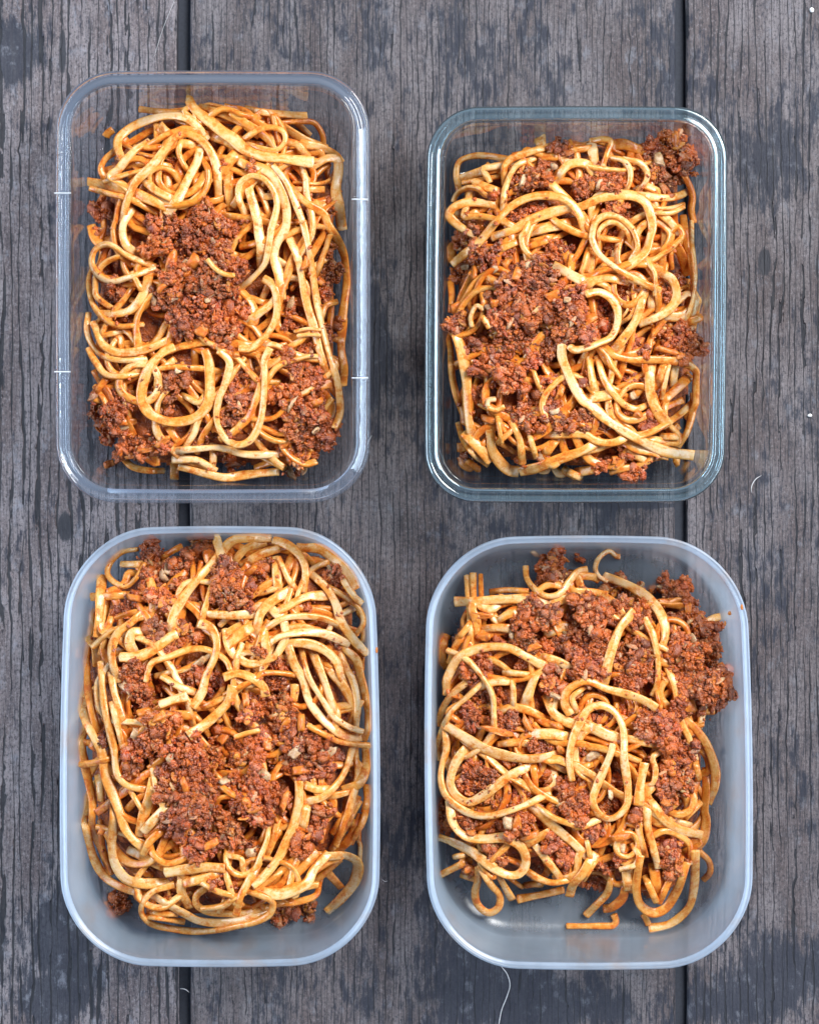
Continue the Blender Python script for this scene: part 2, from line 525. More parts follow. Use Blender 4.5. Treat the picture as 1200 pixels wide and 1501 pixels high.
TRACE_B = '''
@ 1 640 160 5.4545
@ 2 840 160 5.4545
@ 3 640 340 5.4545
@ 4 840 340 5.4545
@ 5 640 530 5.4545
@ 6 840 530 5.4545
s0 11 .25 1:170,610 155,520 180,420 290,375 420,375 560,400
s0 17 .2 1:190,560 350,500 520,455
s0 8 .3 1:200,590 380,560 520,535
s0 15 .2 1:340,600 480,660
s0 14 .5 1:270,790 330,870 350,950
s0 14 .3 1:820,380 960,380
s0 12 .3 2:0,330 120,310
s0 16 .1 2:150,320 170,430
s0 18 .6 2:310,290 400,280 540,330
s0 14 .2 2:570,610 660,650
s0 16 .8 2:800,880 820,1080 4:860,180 900,300
s0 12 .7 2:880,900 900,1080 4:930,200 960,400 930,600 890,700
s0 15 .25 2:720,880 730,1080 4:710,200 700,300
s0 10 .5 4:770,100 780,250
s0 14 .7 3:110,80 120,200
s0 10 .6 3:110,400 110,640
s0 11 .4 3:80,780 110,950 5:120,100 150,250 190,370
s0 10 .2 5:170,490 220,640 300,750 370,800
s0 14 .5 5:150,770 220,840 320,900
s0 10 .5 5:210,780 340,870
s0 17 .15 1:780,980 900,940 1080,910
s0 13 .3 1:770,1060 900,1030
s0 14 .4 3:520,130 640,80
s0 12 .5 3:750,110 880,70
s0 13 .3 3:420,370 530,430
s0 14 .1 4:620,500 620,590
s0 15 .3 4:170,350 230,290
s0 18 .3 4:130,200 120,330
s0 10 .3 4:60,330 110,180
s0 9 .2 4:480,480 490,600 450,680 390,720
s0 6 .2 4:430,540 430,620 390,680
s0 18 .5 5:630,0 660,100 720,180
s0 10 .3 5:770,80 820,200
s0 10 .2 5:750,620 780,720
s0 11 .3 5:520,620 600,550
s0 15 .4 5:880,720 940,640
s0 17 .5 6:700,330 800,240 900,140
s0 16 .2 6:810,30 800,150
s0 14 .3 6:720,30 680,150
s0 8 .3 6:760,40 710,250
s0 12 .2 6:740,600 860,600
s0 14 .3 6:430,730 600,800
s0 12 .4 6:820,770 820,835
s0 12 .1 5:800,920 910,920
s0 12 .1 5:940,900 1040,925
s0 12 .1 5:1050,890 1150,940
s0 14 .2 6:60,880 160,865
s0 14 .2 6:0,900 60,930
s0 12 .2 4:980,520 1040,640 1040,800
s0 16 .4 5:30,650 70,720
s0 17 .3 1:150,830 250,860 330,830
m0 1:200,1040,18 1:300,900,14 1:400,880,14 1:260,680,12 2:400,500,14 2:530,520,14 2:500,640,12 2:330,790,20 4:740,470,18 4:870,440,16 4:830,340,14 4:320,120,24 4:340,170,14
m0 6:470,150,20 6:360,390,18 6:240,500,16 6:300,780,16 6:220,830,16 6:470,890,15 6:380,740,14 6:540,850,12 6:620,470,16 6:640,770,10 5:240,760,10 5:350,280,16 5:340,400,14 5:120,350,12 6:90,140,12 6:90,450,20
m0 2:720,660,14 2:450,880,16 4:420,560,12 4:230,580,16 4:380,800,14 1:520,680,14 1:300,1000,14
s1 8 .25 1:130,740 160,680 240,630 330,640 390,690 500,715
s1 14 .2 1:510,780 380,755 250,745 130,790 100,850 160,920 240,975 330,1020
s1 12 .25 1:540,560 540,460 590,400 720,350 890,300
s1 11 .2 1:530,800 540,660 580,540 640,450 740,410
s1 15 .3 1:960,560 1020,470 1100,430 1200,440 2:140,480
s1 10 .2 2:180,250 250,240 300,260 270,350 240,440
s1 9 .2 2:320,390 400,410 450,480 450,580 410,660
s1 9 .2 2:440,410 530,430 590,510 570,590 540,620
s1 13 .2 2:520,690 700,710 820,700 910,660
s1 7 .25 2:630,790 780,790 880,760
s1 9 .25 2:640,830 780,830 880,780
s1 8 .2 2:940,900 940,1080 4:950,150 970,350 950,550 900,700
s1 17 .25 3:140,780 190,940 5:230,80 240,200 240,350 260,500 290,600
s1 17 .4 5:250,600 330,680 400,760
s1 16 .3 4:80,450 160,390 280,370 400,390
s1 8 .2 4:600,250 650,330 650,460
s1 13 .2 6:130,10 150,140 170,220
s1 17 .15 6:140,290 320,260
s1 12 .15 6:200,0 240,130 310,240 400,340 500,380 580,350
s1 16 .3 6:400,640 520,700 640,720 760,750
s1 12 .3 6:960,300 940,450 900,580 860,640
s1 12 .15 5:600,500 660,620 680,770
s1 8 .4 5:490,480 510,600
s1 14 .3 5:900,580 1050,580 1200,590 6:150,620 250,650 350,640 430,590
m1 2:740,340,34 2:880,420,24 2:640,500,20 2:790,530,20 2:860,300,24 2:700,440,24 2:920,470,14 2:620,300,18
m1 2:200,580,30 2:80,620,18 2:300,600,20 1:1090,190,22 1:1000,300,18 1:735,280,12 1:960,240,12
m1 1:680,520,24 1:800,560,24 1:640,640,20 1:870,450,16 1:780,800,18 1:650,860,14 1:880,760,12 1:700,600,18
m1 4:720,800,18 4:880,850,24 4:1000,900,22 4:1010,1010,16 4:800,930,18 4:500,900,18 4:560,930,12 4:430,460,17 4:520,460,10
m1 3:180,720,20 3:110,740,12 3:250,900,18 3:200,330,16 3:340,160,18
s2 16 .2 1:480,1010 620,960 760,880 900,830 1080,790 2:60,780 200,720 340,690 470,690 570,740 620,850 630,960 4:610,50 580,150 500,230 400,290
s2 15 .2 4:560,480 540,580 490,720 400,850 320,950
s2 14 .2 4:690,330 780,370 820,460 810,560 740,640 650,690 570,720
s2 9 .1 2:200,1080 200,980 270,910 350,910 430,980 470,1070
s2 11 .2 4:650,450 540,400 420,340 300,260 200,170 150,60 2:150,1000 180,900 270,850 380,880 470,960 510,1060 4:510,130 480,190
s2 14 .15 1:900,580 980,660 1060,740
s2 14 .2 3:120,260 230,170 340,80 1:400,990 500,870 620,760 760,700 880,690 980,700 1080,760 1140,850 1170,950
s2 10 .2 3:870,240 760,200 690,120 680,20 1:690,1000 740,900
s2 16 .15 3:970,290 1080,350 1200,410
s2 18 .2 6:620,30 610,150 620,280 670,400 730,480
s2 13 .25 4:260,930 310,980 450,1020 600,1020 780,1030 6:900,20 980,80 1000,200 970,350 930,420
s2 18 .2 5:420,480 430,600 440,700 500,800 580,870 650,880
s2 17 .25 5:660,880 800,850 950,790 1170,710 6:180,650
s2 11 .7 2:880,520 930,620 950,700 940,800 960,910
s2 12 .1 1:730,100 780,115 850,110
s2 18 .1 1:820,140 830,270
s2 14 .5 4:920,720 1000,690 1080,660
m2 3:500,230,28 3:330,170,18 3:680,380,26 3:820,350,28 3:1000,200,26 3:930,110,18 3:560,560,28 3:720,520,28 3:900,520,30 3:1080,540,28 3:480,680,25 3:620,720,25 3:860,680,28 3:1050,740,28 3:1150,800,22 3:400,850,22 3:560,880,26 3:700,860,24 3:880,900,26 3:520,1020,28 3:760,1020,18 3:400,1080,22 3:750,640,24 3:560,430,22
m2 5:500,60,25 5:600,120,24 5:560,200,16 5:740,300,24 5:860,250,18 5:700,460,22 5:800,480,20 5:940,180,20 5:900,400,18 5:1000,480,20 5:580,420,14 5:700,810,10 5:830,760,12 4:20,700,22 4:150,780,25 4:260,700,18 4:120,840,18
s3 13 .2 4:100,500 200,480 300,530 350,620 350,730 300,840 200,890 100,930 0,940 3:1060,910
s3 17 .12 3:1000,900 1000,1000 5:1030,50 1090,180 1180,320 6:120,330 250,450 400,550 560,640 740,720 960,750
s3 9 .1 3:280,760 270,680 320,590 370,620
s3 11 .3 3:360,680 420,770
s3 9 .1 5:400,370 410,310 470,300
s3 9 .1 5:400,370 470,390 540,360
c 3:640,340,24,12,60 3:930,510,22,14,20 4:130,700,22,12,30 4:750,950,36,8,-15 3:470,570,14,12,0 3:300,320,24,8,80 3:160,610,20,16,10 5:420,470,26,10,-20 5:990,230,24,9,70 6:520,420,14,12,40 2:820,260,8,30,0 4:640,800,20,7,75 3:560,250,20,10,60 6:330,790,12,12,0
o 1:690,570,16,8,70 1:930,460,12,12,20 2:210,600,16,12,40 2:680,400,14,18,0 3:740,260,16,10,20 3:1040,540,11,10,0 3:230,280,12,9,0 5:940,400,14,8,10 6:480,270,16,12,20 3:460,300,12,10,30
'''
TRACE_C = '''
@ 1 100 775 5
@ 2 320 775 5
@ 3 100 975 5
@ 4 320 975 5
@ 5 100 1175 5
@ 6 320 1175 5
s0 13 .3 1:390,260 500,260
s0 13 .5 1:170,500 300,495 380,490
s0 11 .6 1:160,580 150,720
s0 13 .5 1:110,620 90,740 110,850 140,1000 3:140,50 150,200 190,400 220,480
s0 15 .3 1:150,790 200,870 210,960
s0 12 .5 1:320,640 280,760 250,880
s0 14 .4 3:90,420 100,560 110,660 150,850 180,1000 5:180,50 180,200 240,330 280,430 310,530
s0 14 .4 3:90,850 110,1000 5:110,80 150,280 200,440 280,560 400,630 560,680 650,690
s0 10 .6 5:240,180 250,300 280,420 320,530
s0 12 .4 5:400,440 480,490 580,530
s0 16 .2 5:480,370 600,430 720,480
s0 16 .4 5:780,290 690,350 650,420
s0 16 .4 5:850,330 850,440
s0 17 .2 5:840,570 830,660 870,740
s0 11 .3 5:580,800 680,820 760,820
s0 10 .4 5:560,840 700,860 850,880
s0 13 .3 5:1000,640 940,690 940,750 1010,800 1150,820 6:60,820 200,820 330,780
s0 14 .4 6:800,520 900,630
s0 9 .3 6:1050,210 1080,320 1070,470 1020,610
s0 11 .5 6:740,600 720,680 600,730 430,750
s0 13 .5 6:1010,30 920,190 850,320
s0 13 .7 6:960,40 860,200
s0 15 .8 6:1050,100 980,250 900,340
s0 12 .5 6:1090,20 1060,140 990,270
s0 13 .5 4:1100,880 1070,1080
s0 13 .4 4:1000,1000 950,1090
s0 12 .3 6:60,700 30,770
s0 14 .3 6:610,400 500,470 390,580
s0 16 .5 6:700,400 600,500 480,600
s0 12 .5 6:860,450 760,540 700,590
s0 13 .5 2:650,230 780,250
s0 10 .3 2:1070,580 1090,740 1090,880
s0 10 .3 2:380,940 500,940
s0 16 .3 2:230,820 240,950 280,1050
s0 14 .2 4:640,880 720,910 800,910
s0 12 .2 4:830,960 960,930
s0 14 .3 2:480,740 600,720 700,740
s0 14 .3 3:230,850 240,950
s0 13 .3 1:480,980 560,940
s0 16 .4 2:150,720 80,760 0,800
m0 2:830,360,20 2:880,410,14 2:430,1040,24 2:1090,1000,14 2:650,560,14 2:330,270,18 2:360,400,18 1:480,1060,24 5:1140,600,18 5:730,680,7 6:60,600,22 6:480,820,22 6:660,790,20 3:270,540,14 6:340,440,10 4:860,670,14 6:540,840,14 5:590,550,12 4:900,380,12 1:380,860,12 2:900,580,14 2:280,880,14 5:450,540,10
s1 17 .2 1:250,340 240,480 230,620 220,750
s1 14 .25 1:550,610 460,690 370,760 320,880 330,1000 360,1080
s1 16 .1 1:540,750 470,760 450,830 480,900
s1 13 .15 3:320,90 340,200 380,330 410,460
s1 11 .2 3:330,310 360,430 390,560
s1 16 .3 3:80,110 90,260 130,400 190,530 250,650 270,800 330,950 380,1080 5:420,200 490,290 560,340
s1 17 .25 5:340,60 330,200 320,330 350,470 430,570 560,600 720,590
s1 14 .2 5:890,590 1000,560 1100,530
s1 15 .15 5:640,700 760,770 850,820 950,870 1100,890 6:200,860 330,800
s1 11 .2 5:990,600 1100,660 1200,690 6:110,710
s1 17 .15 6:780,410 700,500 650,600 540,660 420,680 280,650
s1 16 .15 2:760,490 640,500 520,560 400,620
s1 15 .2 2:110,250 200,150 350,100
s1 14 .2 2:200,250 330,180 480,140
s1 15 .25 2:430,250 430,350 440,450
s1 10 .3 2:460,250 510,360 550,420
s1 10 .3 2:790,420 930,500 1040,600 1060,700 1000,780
s1 17 .25 2:620,140 750,150 860,230 960,340 1010,440
s1 12 .1 2:920,390 980,480 1050,550
s1 15 .3 2:780,980 850,1080 4:890,120 960,230 1000,350 970,430
s1 12 .2 2:890,900 950,1050 4:980,100 1020,280 1010,420
s1 14 .1 2:690,900 750,1050 4:770,100 820,250 860,370
s1 15 .35 4:1080,600 1080,750 1030,870 950,900
s1 16 .2 6:650,40 620,180
s1 12 .4 6:430,170 400,290 360,390
s1 10 .3 1:1050,430 1010,560 980,670
s1 17 .25 3:620,870 590,1000 5:560,80 530,210
s1 14 .05 5:730,20 650,110 580,190
s1 12 .4 5:680,220 600,290 570,350
s1 18 .25 2:240,720 150,780 50,870
s1 9 .3 3:480,960 540,1060
s1 12 .2 3:720,100 820,160 900,190
s1 14 .3 3:780,360 890,370
s1 16 .2 2:340,800 350,930 300,1000
m1 1:600,200,24 1:650,330,26 1:600,400,22 1:720,320,18 1:830,290,24 1:820,420,18 1:960,140,26 1:980,230,20 1:500,500,18 1:430,600,25 1:680,520,24 1:680,640,22 1:640,740,18
m1 2:300,900,12 2:860,840,10 2:200,520,16
m1 6:620,290,20 6:700,160,22 6:600,340,18 6:760,90,14 6:820,60,10 6:240,370,14
m1 3:480,120,24 3:520,200,20 3:700,170,14 3:560,280,20 3:850,80,24 1:760,860,16 3:1050,120,22 3:960,60,18
s2 18 .25 2:500,470 380,540 310,620 280,750
s2 12 .2 2:360,720 470,660 620,640 780,660 900,720
s2 14 .2 2:360,850 450,790 600,760 780,770 920,830
s2 14 .2 2:690,340 790,430 860,550 900,680 980,800 1090,920
s2 15 .15 2:510,860 560,1000 4:620,100 660,250 740,370 850,470 960,530 1090,520
s2 10 .1 2:610,890 650,1050 4:680,120 760,250 850,380 950,450 1060,490
s2 15 .15 2:500,840 640,840 780,890 870,980 900,1080 4:920,130
s2 14 .3 2:930,880 1010,960 1040,1080 4:1060,150 1090,300 1110,430 1080,510
s2 13 .2 4:980,620 940,750 870,870 760,970 640,1000
s2 9 .25 1:510,150 400,170 310,250 290,330 350,400 430,420 500,360 540,290
s2 12 .3 1:720,190 790,150 830,130
s2 11 .3 3:70,730 200,715 320,680
s2 13 .15 3:245,20 250,150 270,330 310,500 340,640 360,800 430,880 560,910
s2 15 .2 1:740,770 770,640 850,500 950,370 1050,260 1110,190 2:100,90 200,70 390,70
s2 14 .3 2:400,80 510,120 600,200 640,300 630,420
s2 15 .1 1:1000,625 1100,630 2:110,635 230,625
s2 10 .2 6:60,360 60,450 110,520 180,540 270,490 320,380 360,270 370,190
s2 10 .2 6:90,400 170,420 180,480
s2 13 .25 6:280,480 220,590 160,700 140,790
s2 11 .2 5:740,620 620,660 550,740 540,820 600,890 750,930 900,950 1080,945 6:150,910 280,880 380,820 400,740 320,690 230,660
s2 17 .15 6:820,400 950,400 1020,450 1000,580 900,710 790,810
m2 1:1130,350,26 1:1160,460,28 2:60,350,24 2:60,480,26 2:200,400,24 2:140,540,14
m2 3:640,480,28 3:700,420,24 3:600,580,26 3:500,620,22 3:460,760,18 3:800,640,22 3:900,620,28 3:1000,700,26 3:760,800,24 3:880,800,28 3:980,860,28 3:740,930,22 3:860,1000,28 3:1000,1000,26 3:1120,560,22
m2 4:80,430,24 4:200,260,24 4:360,300,22 4:230,350,20 4:420,60,24 4:480,210,14 4:480,320,22 4:500,420,20 4:360,540,22 4:280,560,20 4:560,520,26 4:680,540,26 4:640,640,26 4:760,680,26 4:600,760,22 4:740,760,20 4:440,700,22 4:160,620,22 4:140,700,20 4:270,650,18 4:160,880,26 4:280,880,26 4:400,960,24 4:220,1030,28 4:330,1040,24 4:450,1050,18
m2 5:780,150,24 5:900,60,28 5:1000,120,26 5:860,240,22 5:960,330,26 5:1060,300,20 5:1170,200,22 5:940,400,14 6:80,210,24 6:140,290,16 6:280,240,16 6:250,60,24
m2 1:860,760,24
s3 10 .3 4:650,440 760,500 880,560 1000,580 1120,590
s3 16 .3 4:590,850 590,1000 6:560,150 500,300 430,430 340,540 250,620
s3 16 .15 4:560,140 550,260
s3 16 .15 3:870,230 780,250 670,290
s3 17 .15 1:380,940 500,940 620,890 740,800 800,770
s3 11 .2 3:570,120 590,30 1:620,980 740,940 870,890 980,880 1080,910 1160,970 1190,1040
s3 15 .15 1:960,690 1050,730 1090,830 1070,950 1010,1080 3:980,200 910,310
s3 17 .1 4:110,150 80,260 0,350 3:1010,430 880,520
s3 16 .2 4:40,90 130,60 240,90 330,160 350,230
s3 17 .15 1:1080,50 1110,150 1150,270
s3 18 .1 5:710,520 850,500 1000,480 1150,490
s3 9 .3 4:120,530 210,500 300,480
c 3:690,370,30,12,20 3:860,900,34,10,-75 4:610,420,30,10,-80 4:200,260,10,24,0 4:480,1000,30,10,75 6:760,240,26,10,80 6:680,250,26,9,20 2:230,310,26,9,30 3:560,350,20,14,20 5:250,210,16,10,70 1:85,910,18,12,80 4:490,430,26,8,60 4:600,770,24,12,10 5:1050,310,24,12,30 1:500,510,30,10,-10 4:360,580,14,18,0 6:300,150,22,7,-60 4:40,530,24,14,60
o 1:700,350,20,10,-60 3:420,160,20,12,-40 3:500,500,14,16,0 4:340,800,22,12,-40 4:60,840,26,10,20 4:800,640,20,16,0 4:570,640,22,14,40 6:240,370,16,14,0 1:960,980,20,10,40 3:750,670,16,10,60 1:730,290,10,20,0
'''
TRACE_D = '''
@ 1 630 790 5
@ 2 850 790 5
@ 3 630 990 5
@ 4 850 990 5
@ 5 630 1180 5
@ 6 850 1180 5
s0 15 .3 1:1070,270 1200,280 2:140,300
s0 13 .4 1:1020,380 1200,390 2:150,400
s0 10 .4 1:440,390 560,375 680,380
s0 10 .4 1:270,270 280,420 290,600 300,740
s0 12 .3 1:315,250 320,420 335,600 340,720
s0 9 .5 1:370,260 375,420 390,600
s0 12 .2 1:430,500 450,570 500,620
s0 14 .3 1:510,590 580,550 640,540
s0 14 .2 1:420,655 500,650 600,660
s0 16 .1 1:880,680 980,640 1040,650
s0 15 .6 1:100,700 90,850 90,950
s0 14 .5 1:230,720 180,800 160,870
s0 13 .4 1:280,640 230,700
s0 11 .3 1:440,880 520,920 570,960
s0 13 .3 1:370,1080 470,1050 580,1050
s0 14 .2 3:480,280 580,240 700,250 830,310
s0 10 .5 3:50,450 50,620
s0 8 .2 3:340,580 300,650 220,690
s0 12 .8 3:760,680 770,800
s0 12 .2 3:900,700 920,780 860,840 790,850
s0 12 .2 3:860,620 960,680
s0 15 .1 4:120,560 50,620 3:1080,690
s0 13 .3 5:80,510 180,460 260,420
s0 10 .2 5:180,380 230,370
s0 13 .2 5:520,550 600,690
s0 14 .3 5:640,690 800,660 980,620
s0 9 .3 5:600,550 670,600
s0 10 .2 5:690,590 820,580
s0 10 .2 5:1150,270 1170,370
s0 14 .6 6:330,600 310,680 230,750 170,760
s0 11 .4 6:245,800 260,860 170,920 60,945 5:1000,950
s0 16 .1 6:340,480 350,580
s0 13 .6 4:850,500 930,600 940,700 890,720
s0 15 .4 4:920,720 920,850 910,1000 6:920,100 900,250 860,310
s0 10 .6 6:880,350 940,410 950,490 900,550
s0 10 .4 6:460,800 500,880
s0 16 .6 6:540,470 560,600
s0 13 .5 6:640,430 660,510 620,620 570,720
s0 14 .1 2:910,620 980,580 1020,570
s0 13 .2 4:900,250 880,340
s0 14 .3 2:580,890 700,930
s0 12 .2 2:490,800 570,830
s0 12 .4 4:850,960 780,1030
s0 12 .2 4:720,1080 760,1090
s0 15 .3 2:30,1060 120,1040
s0 12 .3 5:230,510 320,540
s0 13 .4 5:880,420 980,400
s0 12 .5 4:0,680 60,660
m0 1:380,560,10 1:510,730,14 1:340,900,24 1:350,990,22 1:270,960,16 1:680,910,14 3:300,310,20 3:540,340,22 3:480,640,24 3:560,620,14 3:300,770,26 3:400,760,20 3:270,850,18 3:680,820,22 3:400,940,20 3:480,930,16 3:560,920,16 3:860,700,14 3:860,770,10 3:60,950,22 3:70,1060,22 3:240,1080,16 3:640,1070,20 3:1120,590,14 3:920,980,16 3:420,180,26
m0 5:60,60,18 5:90,160,16 5:300,140,16 5:490,170,18 5:640,130,26 5:700,240,18 5:760,100,16 5:400,310,22 5:480,340,20 5:950,310,28 5:900,270,18 5:1000,370,18 5:1050,470,16 5:280,470,12 5:820,460,14 6:100,540,20 6:160,580,16 6:650,300,28 6:640,380,20 6:700,460,20 4:100,720,14 4:280,860,24 4:280,780,16 4:170,960,22 4:200,320,16 4:310,210,14 4:540,600,10 4:60,300,14 3:700,380,14
s1 16 .2 2:170,270 330,330 450,400 550,490 610,600 620,720 580,830
s1 15 .2 2:190,430 270,490 310,570
s1 16 .2 1:180,460 330,455 500,445 700,440 820,460 900,490
s1 16 .2 1:860,490 960,450 1080,430
s1 14 .1 1:820,860 940,900 1060,960
s1 11 .15 1:600,1060 3:610,100 610,200
s1 17 .1 1:780,980 740,1080 3:700,200
s1 12 .25 3:280,40 170,130 100,230 70,320 60,370
s1 15 .1 3:860,180 900,270 980,330 4:100,400 220,430 380,470 540,500
s1 17 .1 3:770,430 900,430 1010,450
s1 13 .2 3:540,500 640,490 740,500
s1 16 .15 3:280,520 220,590 170,680 150,790 190,880 280,930 360,900 470,820 580,740 720,670
s1 12 .2 5:700,480 800,540 900,570 1010,550
s1 17 .1 5:880,190 790,240 700,290
s1 13 .25 5:380,480 450,590 510,660 500,750 430,790 350,730 330,640 350,560 350,500
s1 15 .25 4:760,310 850,400 920,500 970,620 990,720 980,830 950,900
s1 13 .15 2:640,960 690,1060 4:720,220 740,350 790,450 830,580
s1 14 .2 4:490,920 490,1080 6:500,200 530,300 560,420
s1 16 .2 6:420,100 430,200 460,340
s1 12 .3 4:800,830 830,900 810,980 720,1020 640,990
s1 11 .4 6:520,230 620,190 720,220 800,290 800,380
s1 10 .2 4:590,560 530,600 550,700 530,790 490,800
s1 12 .3 6:490,560 540,670
s1 12 .25 6:230,500 200,640 120,730 40,810
s1 12 .2 4:850,670 860,720
s1 14 .2 6:10,540 90,420
m1 1:880,250,28 1:920,160,20 1:850,320,22 1:960,300,20 1:1070,120,10 1:820,160,10
m1 1:740,480,18 1:720,580,28 1:820,580,24 1:880,560,18 1:720,680,18 1:1100,520,24 1:1180,520,24 1:700,770,20 1:840,790,18 1:960,760,16 1:1060,700,20 1:1100,800,24 1:1100,900,24 1:1150,960,22 1:940,1000,24 1:900,1080,22 1:1040,980,18
m1 2:60,530,28 2:170,550,24 2:100,620,22 2:60,720,20 2:150,760,22 2:80,880,28 2:60,980,24 2:250,340,20 2:200,360,14 2:400,430,22 2:460,490,16 2:330,490,18 2:430,630,24 2:380,600,18
m1 2:600,350,18 2:700,370,24 2:760,350,18 2:680,460,26 2:800,500,18 2:760,620,26 2:840,620,22 2:920,660,20 2:700,680,20 2:880,760,24 2:950,830,20 2:720,830,28 2:820,850,26 2:780,950,28 2:880,950,26 2:950,1000,24 2:1040,1000,22 2:1070,1060,18 2:300,850,22 2:400,830,24 2:480,900,20 2:320,960,22 2:450,990,26 2:350,1060,20 2:850,1060,26
m1 4:860,60,26 4:960,100,28 4:1040,60,22 4:1000,180,22 4:1030,200,14 4:950,270,14 4:800,220,20 4:780,100,18 4:60,120,24 4:520,310,26 4:470,390,18 4:600,430,28 4:660,460,22 4:700,270,20 4:640,340,18 4:700,540,26 4:780,560,22 4:660,640,22 4:720,680,26 4:620,780,22 4:700,820,26 4:640,860,18 4:410,1040,14
m1 3:830,520,22 3:1050,880,30 3:1000,950,22 3:1080,970,20 3:980,820,18 3:1100,150,22 3:1060,240,18 5:1080,40,24 6:110,200,16 6:170,400,20 6:310,390,18 6:410,80,12 5:1180,220,10
s2 9 .2 2:290,70 200,90 130,150 110,220 130,270 190,310
s2 11 .2 1:700,200 710,290 770,370 860,420 950,400 1020,310 1080,240 1150,220
s2 15 .2 3:120,100 1:120,1040 150,970 200,880 300,820 450,790 580,800 700,860 850,940
s2 12 .15 1:580,980 690,990
s2 10 .15 3:360,75 270,160 170,250 120,330 80,430 60,500 50,620
s2 12 .2 3:110,400 120,540 90,650 80,760 110,870 200,960 320,1020 430,1030 560,1000 700,950 840,880
s2 18 .08 3:150,390 260,460 400,540 560,590 700,610 850,600 920,580
s2 16 .15 3:150,960 160,1060 5:190,170 260,230 400,250 550,240 650,290 700,380 690,460 640,510 560,510 450,450 300,340 160,270 50,230
s2 14 .1 5:790,320 860,410 930,500
s2 16 .15 5:760,20 840,100 930,180 1040,270 1120,350
s2 11 .2 5:800,20 900,90 1030,140 1100,160 1200,120
s2 16 .25 5:1190,390 1120,500 1050,580 1020,670
s2 9 .1 6:330,460 400,440 430,370 400,320
s2 11 .15 2:490,620 530,700 560,830 570,950 560,1080 4:545,110
s2 15 .2 4:500,900 540,950 6:560,30 620,110 720,180 850,210
s2 16 .2 4:70,370 180,430 270,460
s2 17 .15 2:170,1040 210,880 250,750 300,640 370,560
s2 10 .2 3:1060,230 1040,160 1100,110
s3 14 .15 3:1030,290 990,210 1000,120 1080,60 1150,40 4:200,100 350,140 480,190 560,240
s3 17 .2 4:470,640 440,800 430,950
s3 13 .15 3:1040,770 1020,640 1040,480 1100,340 1160,250 4:150,220 240,260 300,350 320,450 320,600 340,750 350,850 340,950 270,1030 200,1050 130,1010 90,930 110,840 170,700 220,580 240,500
s3 15 .25 6:440,370 420,500 410,620 440,730 530,790 620,760 690,660 740,550 780,420
s3 15 .2 6:840,330 840,480 830,620 800,740 720,830 600,900 500,920
c 6:300,230,30,12,5 3:500,410,44,10,-15 3:710,360,26,9,-65 3:960,540,18,9,-45 1:390,720,20,12,0 1:760,790,20,12,20 4:800,220,20,22,0 2:1040,960,10,22,20 1:380,560,8,30,90 3:920,360,24,9,-20 5:640,130,12,20,0 5:720,230,30,10,20 2:790,530,8,22,0 5:280,470,16,10,30
o 1:610,700,12,14,0 2:400,930,16,8,20 2:820,730,10,14,30 3:920,150,10,18,40 4:90,590,22,12,35 1:770,110,16,6,-30 4:220,860,8,18,0 5:570,130,14,18,0 6:300,320,12,14,0
'''


# ------------------------------------------------------------------ the wooden table
KT = CAM_H / FPX                                  # metres per photograph pixel on the table
def tx(px): return (px - CX) * KT
def ty(py): return (CY - py) * KT

table = tag(empty('table', (0, 0, 0)), kind='structure')
GAP = 8.5 * KT
SEAMS = (tx(270.5), tx(997.5))
SPANS = [(-0.42, SEAMS[0] - GAP), (SEAMS[0] + GAP, SEAMS[1] - GAP), (SEAMS[1] + GAP, 0.42)]


def make_plank(x0, x1, mat, seed):
    r = np.random.default_rng(seed)
    n = 260
    ys = np.linspace(-0.55, 0.55, n)
    j0 = gauss1(r.normal(0, 1, n), 2.2) * 0.00035 + gauss1(r.normal(0, 1, n), 12) * 0.0009
    j1 = gauss1(r.normal(0, 1, n), 2.2) * 0.00035 + gauss1(r.normal(0, 1, n), 12) * 0.0009
    prof = [(0, -0.0040), (0, -0.0016), (0.0006, -0.0004), (0.0018, 0.0)]
    V, F = [], []
    for i in range(n):
        row = [(x0 + a + j0[i], ys[i], z) for a, z in prof] + [(x1 - a + j1[i], ys[i], z) for a, z in reversed(prof)]
        V += row
    k = 2 * len(prof)
    for i in range(n - 1):
        for c in range(k):
            a, b = i * k + c, i * k + (c + 1) % k
            F.append((a, b, b + k, a + k))
    F.append(tuple(range(k))); F.append(tuple(range((n - 1) * k, n * k))[::-1])
    me = mesh_from('plank', V, F, False)
    return put('plank', me, mat, table)


WOOD = [wood_material('weathered_board_pale', 0.92, 1, 0.50, 1.0, 0.45, [(tx(96) * 100, ty(772) * 100, 0.55, 1.0), (tx(92) * 100, ty(75) * 100, 0.25, 1.6)],
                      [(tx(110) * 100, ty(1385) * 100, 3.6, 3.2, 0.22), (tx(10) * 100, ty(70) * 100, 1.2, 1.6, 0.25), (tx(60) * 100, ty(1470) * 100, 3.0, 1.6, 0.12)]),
        wood_material('weathered_board_brown', 0.62, 2, 0.33, 0.50, 1.15, [],
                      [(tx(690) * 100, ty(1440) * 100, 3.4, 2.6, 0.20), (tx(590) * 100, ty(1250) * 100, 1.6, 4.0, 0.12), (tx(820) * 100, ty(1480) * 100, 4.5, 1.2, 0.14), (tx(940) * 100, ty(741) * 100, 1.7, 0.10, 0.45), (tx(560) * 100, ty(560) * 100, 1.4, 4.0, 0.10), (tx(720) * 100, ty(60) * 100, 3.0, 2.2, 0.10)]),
        wood_material('weathered_board_grey', 0.68, 3, 0.40, 0.70, 1.05, [(tx(1120) * 100, ty(385) * 100, 0.42, 0.95)],
                      [(tx(1160) * 100, ty(1420) * 100, 2.4, 1.6, 0.22), (tx(1060) * 100, ty(1470) * 100, 2.2, 1.3, 0.16), (tx(1110) * 100, ty(250) * 100, 1.6, 2.4, 0.08)])]
